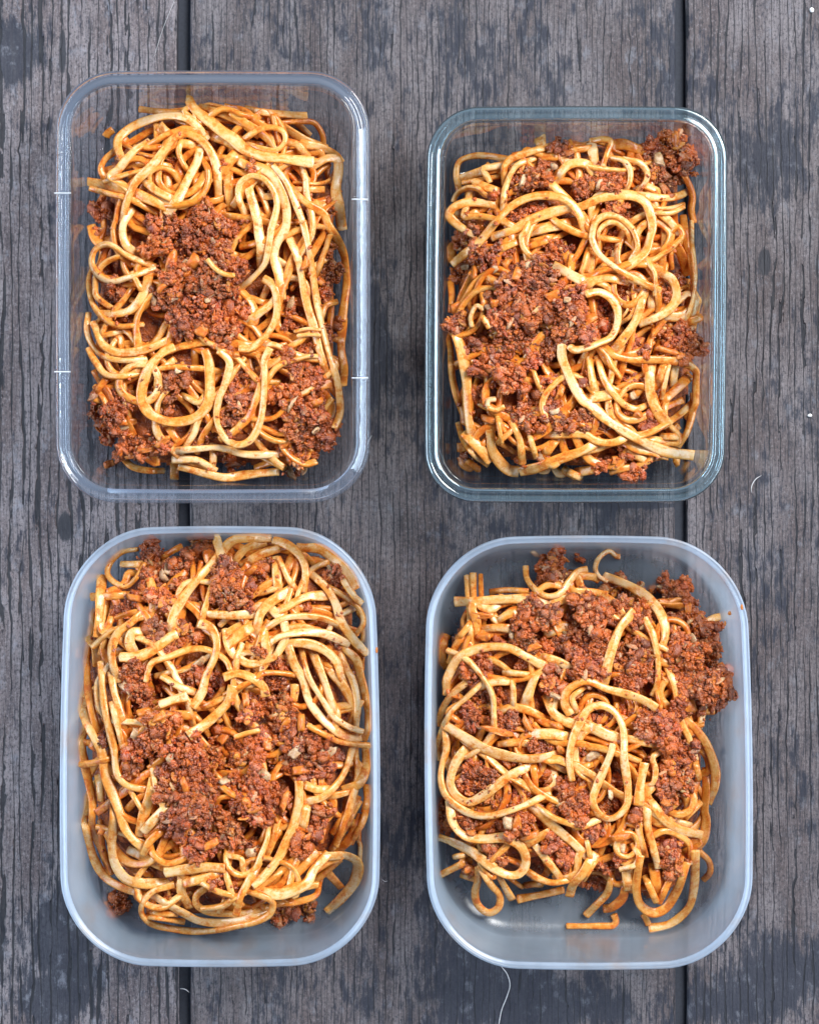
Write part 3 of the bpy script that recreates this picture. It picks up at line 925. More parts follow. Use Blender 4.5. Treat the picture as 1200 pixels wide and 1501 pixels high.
for i, (a, b) in enumerate(SPANS):
    make_plank(a, b, WOOD[i], 20 + i)
bm_v = [(-0.42, -0.55, -0.019), (0.42, -0.55, -0.019), (0.42, 0.55, -0.019), (-0.42, 0.55, -0.019),
        (-0.42, -0.55, -0.008), (0.42, -0.55, -0.008), (0.42, 0.55, -0.008), (-0.42, 0.55, -0.008)]
bm_v = [(x * 0.999, y * 0.999, z + 0.0035) for x, y, z in bm_v]
backing = mesh_from('backing_board', bm_v, [(3, 2, 1, 0), (4, 5, 6, 7), (0, 1, 5, 4), (1, 2, 6, 5), (2, 3, 7, 6), (3, 0, 4, 7)], False)
put('backing_board', backing, plain('dark_underlay', (0.034, 0.042, 0.062), 0.8), table)


# ------------------------------------------------------------------ containers
RIM_Z = 0.050
KR = (CAM_H - RIM_Z) / FPX                        # metres per photograph pixel at rim height


class Box:
    """plan of one container, in metres at rim height"""
    def __init__(s, x0, x1, y0, y1, r, bulge, shear, flare):
        s.cx, s.cy = ((x0 + x1) / 2 - CX) * KR, (CY - (y0 + y1) / 2) * KR
        s.hw, s.hh = (x1 - x0) / 2 * KR, (y1 - y0) / 2 * KR
        s.r, s.bulge, s.shear, s.flare = r * KR, bulge * KR, shear * KR, flare * KR

    def ring(s, inset, n=36):
        """rounded rectangle, inset metres inside the outer rim, counter-clockwise"""
        hw, hh = s.hw - inset, s.hh - inset
        r = max(s.r - inset, 0.004)
        pts = []
        corners = [(hw - r, -(hh - r), -90), (hw - r, hh - r, 0), (-(hw - r), hh - r, 90), (-(hw - r), -(hh - r), 180)]
        for q, (cx, cy, a0) in enumerate(corners):
            for k in range(n // 2 + 1):
                a = math.radians(a0 + 90 * k / (n // 2))
                pts.append((cx + r * math.cos(a), cy + r * math.sin(a)))
            nx = corners[(q + 1) % 4]
            a = math.radians(a0 + 90)
            e0 = (cx + r * math.cos(a), cy + r * math.sin(a))
            e1 = (nx[0] + r * math.cos(a), nx[1] + r * math.sin(a))
            for k in range(1, 10):
                t = k / 10
                pts.append((e0[0] + (e1[0] - e0[0]) * t, e0[1] + (e1[1] - e0[1]) * t))
        out = []
        for x, y in pts:
            u, v = x / hw, y / hh
            bx = s.bulge * (1 - v * v); by = s.bulge * (1 - u * u)
            x2 = x - u * s.bulge + u * bx - v * u * s.flare
            y2 = y - v * s.bulge + v * by
            out.append((s.cx + x2 - v * s.shear, s.cy + y2))
        return out


def loft(box, profile, close_start=False, close_end=False, closed=False):
    """profile: list of (inset, z)"""
    V, F = [], []
    rings = []
    for ins, z in profile:
        pts = box.ring(ins)
        rings.append(range(len(V), len(V) + len(pts)))
        V += [(x, y, z) for x, y in pts]
    n = len(rings[0])
    m = len(rings)
    for i in range(m if closed else m - 1):
        a, b = rings[i], rings[(i + 1) % m]
        for k in range(n):
            F.append((a[k], a[(k + 1) % n], b[(k + 1) % n], b[k]))
    def cap(ring, flip):
        c = len(V)
        V.append((box.cx, box.cy, V[ring[0]][2]))
        for k in range(n):
            f = (ring[k], ring[(k + 1) % n], c)
            F.append(f[::-1] if flip else f)
    if close_start: cap(rings[0], True)
    if close_end: cap(rings[-1], False)
    return V, F


def fix_normals(me):
    import bmesh
    bm = bmesh.new(); bm.from_mesh(me)
    bmesh.ops.recalc_face_normals(bm, faces=bm.faces)
    bm.to_mesh(me); bm.free()


PX = KR                                            # one rim-plane pixel in metres


def shell_profile(wall_in, thick, draft, fillet, top, base=0.0012, foot=0.0):
    """outer foot centre -> outer wall -> lip -> inner wall -> inner base"""
    b_out = wall_in + draft
    P = [(b_out + fillet, base)]
    for k in range(1, 7):
        a = math.radians(90 * k / 6)
        P.append((b_out + fillet - fillet * math.sin(a), base + fillet - fillet * math.cos(a)))
    for k in range(1, 6):
        t = k / 6
        P.append((b_out + (wall_in - b_out) * t, base + fillet + (top - base - fillet) * t))
    P.append((wall_in, top - 0.0006)); P.append((wall_in + thick * 0.25, top)); P.append((wall_in + thick * 0.75, top)); P.append((wall_in + thick, top - 0.0006))
    fi = max(fillet - thick * 0.4, 0.0015)
    zb = base + thick * 1.0
    for k in range(5, 0, -1):
        t = k / 6
        P.append((b_out + thick + (wall_in - b_out) * t, zb + fi + (top - zb - fi) * t))
    for k in range(6, -1, -1):
        a = math.radians(90 * k / 6)
        P.append((b_out + thick + fi - fi * math.sin(a), zb + fi - fi * math.cos(a)))
    return P, zb


def bead(cx, cz, rx, rz, n=14, power=2.0):
    out = []
    for k in range(n):
        a = 2 * math.pi * k / n
        c, s_ = math.cos(a), math.sin(a)
        e = 2.0 / power
        out.append((cx + rx * math.copysign(abs(c) ** e, c), cz + rz * math.copysign(abs(s_) ** e, s_)))
    return out


plastic = thin_clear('clear_plastic', (0.97, 0.975, 0.985), 0.025, (0.70, 0.80, 0.95), 1.40, 0.04, 0.1, 0.20)
plastic_rim = thin_clear('clear_plastic_rim', (0.93, 0.955, 0.99), 0.17, (0.62, 0.76, 1.0), 1.55, 0.06, 0.2)
glass = thin_clear('clear_glass', (0.965, 0.985, 0.99), 0.006, (0.7, 0.85, 1.0), 1.45, 0.0, 0.06, 0.22)
glass_rim = thin_clear('thick_glass_rim', (0.84, 0.94, 0.98), 0.13, (0.55, 0.82, 1.0), 1.9, 0.03, 0.15)  # blue-white milk paints reflected sky brightness into the rim
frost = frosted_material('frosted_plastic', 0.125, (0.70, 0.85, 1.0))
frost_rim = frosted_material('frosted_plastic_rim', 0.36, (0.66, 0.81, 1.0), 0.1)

BOXES = {
    'A': Box(78.5, 543, 100, 738, 88, 2.0, 0.0, 0.0),
    'B': Box(622.5, 1067, 152.5, 737, 76, 2.0, -2.2, 0.0),
    'C': Box(89, 556.5, 771, 1417, 128, 8.0, 0.0, 4.0),
    'D': Box(622, 1101.5, 785, 1421, 130, 8.0, 3.0, 2.0),
}
INNER = {}


def container(key, label, body_mat, rim_mat, wall_in, thick, draft, fillet, rims, foot=None):
    box = BOXES[key]
    root = tag(empty('food_container', (box.cx, box.cy, 0)), label, 'container', 'food containers on the wooden table')
    prof, zb = shell_profile(wall_in, thick, draft, fillet, RIM_Z)
    V, F = loft(box, prof, True, True)
    sh = lambda V: [(x - box.cx, y - box.cy, z) for x, y, z in V]
    me = mesh_from('body', sh(V), F); fix_normals(me)
    put('body', me, body_mat, root)
    for nm, pr in rims:
        V, F = loft(box, pr, closed=True)
        me = mesh_from(nm, sh(V), F); fix_normals(me)
        put(nm, me, rim_mat, root)
    INNER[key] = (wall_in, thick, draft, fillet, zb)
    return root


# top left: clear plastic with a broad flat flange
wA = 21 * PX
flange = [(0.0002, 0.0385), (0.0002, 0.0455), (0.0004, 0.0466), (0.0009, 0.0474), (0.0016, 0.0477), (0.0023, 0.0473), (0.0028, 0.0466), (0.0034, 0.0461),
          (wA - 0.0032, 0.0461), (wA - 0.0026, 0.0465), (wA - 0.0020, 0.0473), (wA - 0.0013, 0.0478), (wA - 0.0006, 0.0475), (wA - 0.0001, 0.0466),
          (wA - 0.0001, 0.0444), (0.0022, 0.0444), (0.0018, 0.0436), (0.0018, 0.0385)]
boxA = container('A', 'clear plastic container with broad flat rim and four mould notches, holding pasta', plastic, plastic_rim,
                 wA, 5 * PX, 8 * PX, 0.010, [('rim', flange)])
# top right: thick glass with a rounded double rim
wB = 22 * PX
gl = [(0.0000, 0.0432)]
for k in range(1, 9):
    a = math.radians(180 - 19.5 * k)
    gl.append((0.0020 + 0.0020 * math.cos(a), 0.0446 + 0.0026 * math.sin(a)))
for k in range(1, 9):
    a = math.radians(170 - 20 * k)
    gl.append((0.0060 + (wB - 0.0061) * math.cos(a) if k > 4 else 0.0060 + 0.0022 * math.cos(a), 0.0452 + 0.0036 * math.sin(a)))
gl += [(wB - 0.0001, 0.0440), (wB - 0.0006, 0.0415), (0.0040, 0.0405), (0.0010, 0.0412)]
boxB = container('B', 'thick clear glass dish with bluish rounded rim, holding pasta', glass, glass_rim,
                 wB, 5 * PX, 7 * PX, 0.011, [('rim', gl)])
# lower two: frosted plastic tubs
wC = 5.5 * PX
lip = [(0.0, 0.0440), (0.0, 0.0510), (0.0003, 0.0517), (0.0009, 0.0520), (0.0015, 0.0517), (0.0018, 0.0510), (0.0030, 0.0509), (0.0034, 0.0506), (0.0034, 0.0502), (0.0018, 0.0502), (0.0014, 0.0497), (0.0014, 0.0440)]
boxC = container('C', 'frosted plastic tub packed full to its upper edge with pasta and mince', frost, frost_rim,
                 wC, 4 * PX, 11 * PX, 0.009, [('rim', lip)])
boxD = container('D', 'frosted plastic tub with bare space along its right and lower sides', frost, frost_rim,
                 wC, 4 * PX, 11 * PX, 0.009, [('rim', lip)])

# mould notches across the flange of the plastic container
notch_mat = plain('notch_edge', (0.80, 0.84, 0.90), 0.35)
for px0, px1, py in ((80, 104, 283), (80, 104, 545), (514, 541, 292), (514, 541, 554)):
    z = 0.0478
    x0, y0 = unproject(px0, py, z); x1, y1 = unproject(px1, py, z)
    hx, hy, hz = abs(x1 - x0) / 2, 0.00032, 0.0003
    me = bpy.data.meshes.get('mould_notch')
    if me is None:
        V = [(sx * hx, sy * hy * (1 if sz < 0 else 0.5), sz * hz) for sx in (-1, 1) for sy in (-1, 1) for sz in (-1, 1)]
        me = mesh_from('mould_notch', V, [(0, 1, 3, 2), (4, 6, 7, 5), (0, 4, 5, 1), (2, 3, 7, 6), (0, 2, 6, 4), (1, 5, 7, 3)], False)
    o = put('mould_notch', me, notch_mat, boxA, ((x0 + x1) / 2 - BOXES['A'].cx, (y0 + y1) / 2 - BOXES['A'].cy, z))

# moulded ring under the glass base
V, F = [], []
bx = BOXES['B']
for (rx, ry, zc) in ((0.046, 0.066, 0.0),):
    n, m_ = 96, 8
    for i in range(n):
        a = 2 * math.pi * i / n
        for j in range(m_):
            b = 2 * math.pi * j / m_
            V.append(((rx + 0.0012 * math.cos(b)) * math.cos(a), (ry + 0.0012 * math.cos(b)) * math.sin(a), 0.00058 + 0.00055 * math.sin(b)))
    for i in range(n):
        for j in range(m_):
            F.append((i * m_ + j, ((i + 1) % n) * m_ + j, ((i + 1) % n) * m_ + (j + 1) % m_, i * m_ + (j + 1) % m_))
me = mesh_from('base_ring', V, F); fix_normals(me)
put('base_ring', me, glass, boxB)


# ------------------------------------------------------------------ food
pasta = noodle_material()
mince = mince_material()
bed_mat = sauce_bed_material()
carrot_mat = veg_material('cooked_carrot', (0.55, 0.130, 0.018), (0.70, 0.235, 0.035))
onion_mat = veg_material('cooked_onion', (0.44, 0.25, 0.12), (0.66, 0.46, 0.28), 0.4)
herb_mat = plain('dried_herb', (0.060, 0.075, 0.020), 0.6)

# crumbs of mince: a bumpy little solid, used many times in every clump mesh
_t = (1 + 5 ** 0.5) / 2
ICO_V = np.array([(-1, _t, 0), (1, _t, 0), (-1, -_t, 0), (1, -_t, 0), (0, -1, _t), (0, 1, _t), (0, -1, -_t), (0, 1, -_t), (_t, 0, -1), (_t, 0, 1), (-_t, 0, -1), (-_t, 0, 1)], float)
ICO_V /= np.linalg.norm(ICO_V[0])
ICO_F = [(0, 11, 5), (0, 5, 1), (0, 1, 7), (0, 7, 10), (0, 10, 11), (1, 5, 9), (5, 11, 4), (11, 10, 2), (10, 7, 6), (7, 1, 8), (3, 9, 4), (3, 4, 2), (3, 2, 6), (3, 6, 8), (3, 8, 9), (4, 9, 5), (2, 4, 11), (6, 2, 10), (8, 6, 7), (9, 8, 1)]


def subdivide(V, F):
    V = [tuple(v) for v in V]; cache = {}; out = []
    def midp(a, b):
        k = (min(a, b), max(a, b))
        if k not in cache:
            m = np.array(V[a]) + np.array(V[b]); m /= np.linalg.norm(m)
            cache[k] = len(V); V.append(tuple(m))
        return cache[k]
    for a, b, c in F:
        ab, bc, ca = midp(a, b), midp(b, c), midp(c, a)
        out += [(a, ab, ca), (b, bc, ab), (c, ca, bc), (ab, bc, ca)]
    return np.array(V), out


ICO1_V, ICO1_F = subdivide(ICO_V, ICO_F)
TINTS = np.array((1.06, 0.86, 0.74)) * np.array([(0.34, 0.110, 0.050), (0.42, 0.150, 0.066), (0.25, 0.072, 0.032), (0.52, 0.21, 0.10), (0.52, 0.125, 0.026), (0.64, 0.205, 0.034), (0.36, 0.12, 0.06), (0.62, 0.36, 0.20)])
TW = np.array([.17, .16, .12, .16, .14, .12, .08, .06])
FLAKES = np.array([(0.66, 0.19, 0.022), (0.70, 0.26, 0.035), (0.55, 0.10, 0.018), (0.60, 0.36, 0.18), (0.46, 0.26, 0.12)])


def crumb_cloud(name, centres, radii, r):
    Vs, Fs, Cs = [], [], []
    off = 0
    faces = np.array(ICO1_F)
    for c, rad in zip(centres, radii):
        v = ICO1_V.copy()
        q = r.normal(0, 1, (5, 3)); q /= np.linalg.norm(q, axis=1)[:, None]
        d = np.max(v @ q.T, axis=1)
        v = v * (0.62 + 0.55 * d[:, None] ** 3) * (1 + r.normal(0, 0.14, (len(v), 1)))
        flake = rad < 0 
        rad = abs(rad)
        if flake:
            v *= np.array((r.uniform(1.4, 2.6), r.uniform(0.7, 1.2), r.uniform(0.22, 0.4)))
            v[:, 2] += 0.25 * np.sin(v[:, 0] * 1.6 + r.uniform(0, 6))
        else:
            v *= r.uniform(0.6, 1.55, (1, 3))
        u, w_ = r.uniform(0, 6.28), r.normal(0, 0.5)
        cu, su, cw, sw = math.cos(u), math.sin(u), math.cos(w_), math.sin(w_)
        v = v @ np.array([(cu, su, 0), (-su * cw, cu * cw, sw), (su * sw, -cu * sw, cw)])
        Vs.append(v * rad + c)
        Fs.append(faces + off); off += len(v)
        t = (FLAKES[r.integers(len(FLAKES))] if flake else TINTS[r.choice(len(TINTS), p=TW / TW.sum())]) * r.uniform(0.75, 1.2)
        Cs.append(np.tile(np.append(t, 1.0), (len(v), 1)))
    V = np.concatenate(Vs); F = np.concatenate(Fs); C = np.concatenate(Cs)
    me = bpy.data.meshes.new(name)
    me.from_pydata(V.tolist(), [], F.tolist())
    me.polygons.foreach_set('use_smooth', [True] * len(me.polygons))
    at = me.attributes.new('tint', 'FLOAT_COLOR', 'POINT')
    at.data.foreach_set('color', C.ravel())
    me.update()
    return me


def clump_mesh(name, rpx, seed):
    """irregular heap of mince, radius rpx photograph pixels, origin at its foot"""
    r = np.random.default_rng(seed)
    R = rpx * KR
    ph = r.uniform(0, 6.28, 4)
    cs, rs = [], []
    lumps = int(np.clip((rpx / 7.6) ** 2 * 1.9, 4, 60))
    done = []
    tries = 0
    while len(done) < lumps and tries < 4000:
        tries += 1
        a = r.uniform(0, 2 * math.pi)
        lim = 0.84 + 0.16 * math.sin(2 * a + ph[0]) + 0.16 * math.sin(3 * a + ph[1]) + 0.12 * math.sin(5 * a + ph[2])
        u = math.sqrt(r.uniform(0, 1)) * lim
        x, y = u * math.cos(a) * rpx, u * math.sin(a) * rpx
        lr = r.uniform(3.0, 10.5) * (0.8 if rpx < 14 else 1.0)
        if any(math.hypot(x - q[0], y - q[1]) < 0.62 * (lr + q[2]) for q in done) and tries < 3000: continue
        top = 0.48 * rpx * math.sqrt(max(0.0, 1 - (u / (lim + 0.15)) ** 2)) * r.uniform(0.45, 1.3)
        done.append((x, y, lr))
        n = int(lr * lr * 0.8) + 5
        d = r.normal(0, 1, (n, 3)); d /= np.linalg.norm(d, axis=1)[:, None]
        d[:, 2] = np.abs(d[:, 2]) * 1.0 - 0.12
        el = r.uniform(0.8, 1.25, 3)
        base = np.array((x, y, max(top - lr * 0.55, 0.5)))
        cs.append(base * KR); rs.append(lr * 0.86 * KR)
        for q in d:
            cs.append((base + q * lr * el * r.uniform(0.62, 0.98)) * KR)
            rs.append(float(np.clip(r.lognormal(math.log(1.3), 0.5), 0.6, 3.8)) * KR)
        cs.append((x * KR, y * KR, max(top * 0.3, 0) * KR)); rs.append(lr * 0.9 * KR)
        if r.uniform() < 0.40:
            a2 = r.uniform(0, 6.28)
            cs.append((base + np.array((math.cos(a2) * lr * 0.5, math.sin(a2) * lr * 0.5, lr * 0.75))) * KR); rs.append(-r.uniform(2.6, 5.2) * KR)
    return crumb_cloud(name, np.array(cs), np.array(rs), r)


CLASSES = [(11, 4), (16, 4), (21, 5), (27, 6), (35, 4)]
CLUMPS = [[clump_mesh('mince_clump', rp, 100 + 17 * rp + k) for k in range(cnt)] for rp, cnt in CLASSES]


def catmull(pts, step=3.0):
    P = [np.array(p, float) for p in pts]
    if len(P) == 2:
        P = [P[0], (P[0] + P[1]) / 2 + np.array([(P[1] - P[0])[1], -(P[1] - P[0])[0]]) * 0.04, P[1]]
    P = [2 * P[0] - P[1]] + P + [2 * P[-1] - P[-2]]
    out = []
    for i in range(1, len(P) - 2):
        p0, p1, p2, p3 = P[i - 1:i + 3]
        d01 = max(np.linalg.norm(p1 - p0), 1e-3) ** 0.5
        d12 = max(np.linalg.norm(p2 - p1), 1e-3) ** 0.5
        d23 = max(np.linalg.norm(p3 - p2), 1e-3) ** 0.5
        m1 = (p2 - p1) + d12 * ((p1 - p0) / d01 - (p2 - p0) / (d01 + d12))
        m2 = (p2 - p1) + d12 * ((p3 - p2) / d23 - (p3 - p1) / (d12 + d23))
        n = max(2, int(np.linalg.norm(p2 - p1) / 2.0))
        for k in range(n):
            t = k / n
            out.append((2 * t ** 3 - 3 * t ** 2 + 1) * p1 + (t ** 3 - 2 * t ** 2 + t) * m1 + (-2 * t ** 3 + 3 * t ** 2) * p2 + (t ** 3 - t ** 2) * m2)
    out.append(P[-2])
    out = np.array(out)
    s = np.concatenate([[0], np.cumsum(np.linalg.norm(np.diff(out, axis=0), axis=1))])
    m = max(4, int(s[-1] / step) + 1)
    si = np.linspace(0, s[-1], m)
    return np.stack([np.interp(si, s, out[:, 0]), np.interp(si, s, out[:, 1])], 1)


NSEC = 12
SEC = []
for k in range(NSEC):
    a = 2 * math.pi * k / NSEC
    c, s_ = math.cos(a), math.sin(a)
    SEC.append((math.copysign(abs(c) ** 0.82, c), math.copysign(abs(s_) ** 0.72, s_)))
SEC = np.array(SEC)


def noodle_mesh(P3, a, b, roll, tip):
    """P3: centre line; a, b: half width and half thickness along it; roll: twist"""
    n = len(P3)
    T = np.gradient(P3, axis=0); T /= np.linalg.norm(T, axis=1)[:, None] + 1e-12
    up = np.array([0, 0, 1.0])
    B = np.cross(np.tile(up, (n, 1)), T); B /= np.linalg.norm(B, axis=1)[:, None] + 1e-9
    N = np.cross(T, B)
    cr, sr = np.cos(roll)[:, None], np.sin(roll)[:, None]
    B2 = B * cr + N * sr; N2 = -B * sr + N * cr
    V = (P3[:, None, :] + B2[:, None, :] * (a[:, None] * SEC[None, :, 0])[:, :, None] + N2[:, None, :] * (b[:, None] * SEC[None, :, 1])[:, :, None])
    V = V.reshape(-1, 3)
    F = []
    for i in range(n - 1):
        for k in range(NSEC):
            p, q = i * NSEC + k, i * NSEC + (k + 1) % NSEC
            F.append((p, q, q + NSEC, p + NSEC))
    across = np.tile(SEC[:, 0], n)
    V = list(map(tuple, V))
    c0 = len(V); V.append(tuple(P3[0] - T[0] * tip[0]))
    c1 = len(V); V.append(tuple(P3[-1] + T[-1] * tip[1]))
    for k in range(NSEC):
        F.append((c0, (k + 1) % NSEC, k))
        F.append((c1, (n - 1) * NSEC + k, (n - 1) * NSEC + (k + 1) % NSEC))
    across = np.append(across, [0, 0])
    al = np.concatenate([[0], np.cumsum(np.linalg.norm(np.diff(P3, axis=0), axis=1))])
    along = np.append(np.repeat(al, NSEC), [al[0], al[-1]])
    me = mesh_from('noodle', V, F)
    at = me.attributes.new('across', 'FLOAT', 'POINT')
    at.data.foreach_set('value', across.astype(np.float32))
    at = me.attributes.new('along', 'FLOAT', 'POINT')
    at.data.foreach_set('value', along.astype(np.float32))
    return me


def parse(text):
    crops = {'0': (0.0, 0.0, 1.0)}
    items = []
    for li, line in enumerate(text.strip().splitlines()):
        w = line.split()
        if not w: continue
        if w[0] == '@':
            crops[w[1]] = (float(w[2]), float(w[3]), float(w[4])); continue
        cur = '0'
        vals = []
        start = 3 if w[0][0] == 's' else 1
        for tok in w[start:]:
            if ':' in tok:
                cur, tok = tok.split(':')
            v = [float(q) for q in tok.split(',')]
            ox, oy, sc = crops[cur]
            vals.append([ox + v[0] / sc, oy + v[1] / sc] + v[2:])
        kind = w[0][0]
        lev = int(w[0][1]) if len(w[0]) > 1 else 9
        if kind == 's':
            items.append((lev, 0, li, 's', (float(w[1]), float(w[2]), [v[:2] for v in vals])))
        elif kind == 'm':
            for v in vals: items.append((lev, 1, li, 'm', v))
        else:
            for v in vals: items.append((9, 2, li, kind, v))
    items.sort(key=lambda t: t[:3])
    return items


def poly_distance(poly, X, Y):
    """signed distance (positive inside) of grid points to a polygon"""
    poly = np.array(poly, float)
    best = np.full(X.shape, 1e9)
    inside = np.zeros(X.shape, bool)
    for i in range(len(poly)):
        x0, y0 = poly[i]; x1, y1 = poly[(i + 1) % len(poly)]
        dx, dy = x1 - x0, y1 - y0
        t = np.clip(((X - x0) * dx + (Y - y0) * dy) / (dx * dx + dy * dy), 0, 1)
        best = np.minimum(best, np.hypot(X - x0 - t * dx, Y - y0 - t * dy))
        c = ((y0 > Y) != (y1 > Y)) & (X < (x1 - x0) * (Y - y0) / (y1 - y0 + 1e-12) + x0)
        inside ^= c
    return np.where(inside, best, -best)


def inner_limit(key, x, y, z, margin):
    """keep a point inside the container's inner wall"""
    box = BOXES[key]
    wall_in, thick, draft, fillet, zb = INNER[key]
    t = np.clip((z - zb) / (RIM_Z - zb), 0, 1)
    ins = wall_in + thick + draft * (1 - t) + margin
    low = np.clip((zb + fillet - z) / fillet, 0, 1)
    ins = ins + fillet * (1 - np.sqrt(np.clip(1 - low * low, 0, 1))) * 0.9
    ins = np.where(z > RIM_Z + 0.003, wall_in, ins)
    hw, hh = box.hw - ins, box.hh - ins
    r = np.maximum(box.r - ins, 0.004)
    lx, ly = x - box.cx, y - box.cy
    qx, qy = np.abs(lx) - (hw - r), np.abs(ly) - (hh - r)
    d = np.hypot(np.maximum(qx, 0), np.maximum(qy, 0)) + np.minimum(np.maximum(qx, qy), 0) - r
    push = np.maximum(d, 0)
    mx, my = np.maximum(qx, 0), np.maximum(qy, 0)
    l = np.hypot(mx, my) + 1e-9
    lx = lx - np.sign(lx) * mx / l * push
    ly = ly - np.sign(ly) * my / l * push
    return lx + box.cx, ly + box.cy


CELL = 2.0
FOOD = {}


def portion(key, outline, trace, hmound, label, nfill, seed, cap):
    r = np.random.default_rng(seed)
    box = BOXES[key]
    zb = INNER[key][4]
    root = tag(empty('pasta_portion', (box.cx, box.cy, zb)), label, 'pasta', 'portions of pasta with mince sauce')
    X0, Y0 = min(p[0] for p in outline) - 50, min(p[1] for p in outline) - 50
    X1, Y1 = max(p[0] for p in outline) + 50, max(p[1] for p in outline) + 50
    gx = np.arange(X0, X1, CELL); gy = np.arange(Y0, Y1, CELL)
    GX, GY = np.meshgrid(gx, gy)
    D = poly_distance(outline, GX, GY)
    # rolling mound, low at its edge
    ph = r.uniform(0, 6.28, 6)
    roll_ = 0.0016 * (np.sin(GX / 41 + ph[0]) * np.sin(GY / 47 + ph[1]) + 0.7 * np.sin(GX / 23 + GY / 31 + ph[2]))
    H = np.where(D > 3, zb + (hmound + roll_) * smoothstep(0, 62, D) ** 0.8, zb) + 0.0
    bedH = H.copy()

    def cells(x, y, rad):
        i0 = max(0, int((x - rad - X0) / CELL)); i1 = min(len(gx), int((x + rad - X0) / CELL) + 2)
        j0 = max(0, int((y - rad - Y0) / CELL)); j1 = min(len(gy), int((y + rad - Y0) / CELL) + 2)
        return slice(j0, j1), slice(i0, i1)

    # bed of sauce under everything
    st = 2
    idx = -np.ones(GX.shape, int); V = []; F = []
    for j in range(0, GX.shape[0], st):
        for i in range(0, GX.shape[1], st):
            if D[j, i] > 20:
                z = max(zb + 0.0002, bedH[j, i] - 0.0022 + r.normal(0, 0.0004))
                x, y = unproject(GX[j, i], GY[j, i], z)
                x, y = inner_limit(key, np.array([x]), np.array([y]), np.array([z]), 0.001)
                idx[j, i] = len(V); V.append((float(x[0]) - box.cx, float(y[0]) - box.cy, z - zb))
    for j in range(0, GX.shape[0] - st, st):
        for i in range(0, GX.shape[1] - st, st):
            q = (idx[j, i], idx[j + st, i], idx[j + st, i + st], idx[j, i + st])
            if min(q) >= 0: F.append(q)
    me = mesh_from('sauce_bed', V, F)
    put('sauce_bed', me, bed_mat, root)

    nstr = [0]

    def lay(w, sauce, pts, stiff=7.0, free=False, filler=False):
        pts = [np.array(p, float) for p in pts]
        if not free:
            for e, f_ in ((0, 1), (-1, -2)):
                t_ = pts[e] - pts[f_]; t_ /= np.linalg.norm(t_) + 1e-6
                q_ = pts[e] + t_ * 9
                a_, b_ = int((q_[1] - Y0) / CELL), int((q_[0] - X0) / CELL)
                if 0 <= a_ < D.shape[0] and 0 <= b_ < D.shape[1] and D[a_, b_] > 10:
                    pts = [q_] + pts if e == 0 else pts + [q_]
        C = catmull(pts)
        n = len(C)
        w = w * 0.89
        thick = float(np.clip(4.6 + (13.5 - w) * 0.8, 4.0, 9.5))
        hw_px = w / 2
        sup = np.empty(n)
        for i, (x, y) in enumerate(C):
            sl = cells(x, y, hw_px)
            d = np.hypot(GX[sl] - x, GY[sl] - y)
            msk = d <= hw_px * 0.75 + CELL * 0.6
            sup[i] = H[sl][msk].max() if msk.any() else zb
        soft = cap - 0.006
        z = gauss1(sup, 2.0)
        for _ in range(4):
            z = np.maximum(sup - 0.0009, gauss1(z, stiff))
        z = gauss1(z, 2.5)
        z = np.where(z > soft, soft + (z - soft) * 0.45, z)
        if not free:
            s_ = np.arange(n) * 3.0
            e_ = np.minimum(s_, s_[::-1])
            z = z - 0.0034 * (1 - smoothstep(0, min(26.0, s_[-1] * 0.3), e_))
            z = np.maximum(z, zb)
        hb = thick / 2 * KR
        z = z + hb * 0.92
        k = (CAM_H - z) / FPX
        x, y = (C[:, 0] - CX) * k, (CY - C[:, 1]) * k
        x, y = inner_limit(key, x, y, z, hw_px * KR * 0.6)
        P3 = np.stack([x - box.cx, y - box.cy, z - zb], 1)
        ph = r.uniform(0, 6.28, 3)
        s = np.arange(n) * 3.0
        amp = r.uniform(0.25, 1.1) if filler else r.uniform(0.08, 0.48)
        roll = amp * np.sin(s / r.uniform(25, 60) + ph[0]) + r.normal(0, 0.10)
        wob = 1 + 0.10 * np.sin(s / 23 + ph[1]) + 0.05 * np.sin(s / 8.5 + ph[2])
        a = hw_px * k * wob
        b = hb * (1 + 0.06 * np.sin(s / 13 + ph[1])) * np.ones(n)
        me = noodle_mesh(P3, a, b, roll, r.uniform(0.0, 0.0009, 2))
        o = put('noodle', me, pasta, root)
        o.color = (float(np.clip(sauce + r.normal(0, 0.05), 0, 1)), float(r.uniform()), 0, 1)
        for i in range(n):
            sl = cells(C[i, 0], C[i, 1], hw_px)
            d = np.hypot(GX[sl] - C[i, 0], GY[sl] - C[i, 1])
            top = z[i] + hb * np.sqrt(np.clip(1 - (d / hw_px) ** 2, 0, 1))
            H[sl] = np.where(d <= hw_px, np.maximum(H[sl], top), H[sl])
        nstr[0] += 1

    # lower strands fill the mound
    jj, ii = np.where(D > 26)

    def fill(count, s_lo, s_hi, keep=None):
      for _ in range(count):
        q = r.integers(len(jj))
        x, y = GX[jj[q], ii[q]], GY[jj[q], ii[q]]
        if keep is not None and any(math.hypot(x - v[0], y - v[1]) < v[2] + 4 for v in keep): continue
        ang = r.uniform(0, 6.28); cur = r.normal(0, 0.02)
        pts = [(x, y)]
        for s in range(int(r.integers(6, 17))):
            ang += cur * 14 + r.normal(0, 0.16)
            x2, y2 = x + 14 * math.cos(ang), y + 14 * math.sin(ang)
            a_, b_ = int((y2 - Y0) / CELL), int((x2 - X0) / CELL)
            if not (0 <= a_ < D.shape[0] and 0 <= b_ < D.shape[1]) or D[a_, b_] < 14:
                ang += 1.3
                continue
            x, y = x2, y2
            pts.append((x, y))
        if len(pts) > 3:
            lay(float(r.uniform(9, 15)), float(r.uniform(s_lo, s_hi)), pts, filler=True)

    fill(nfill + 14, 0.35, 0.85)

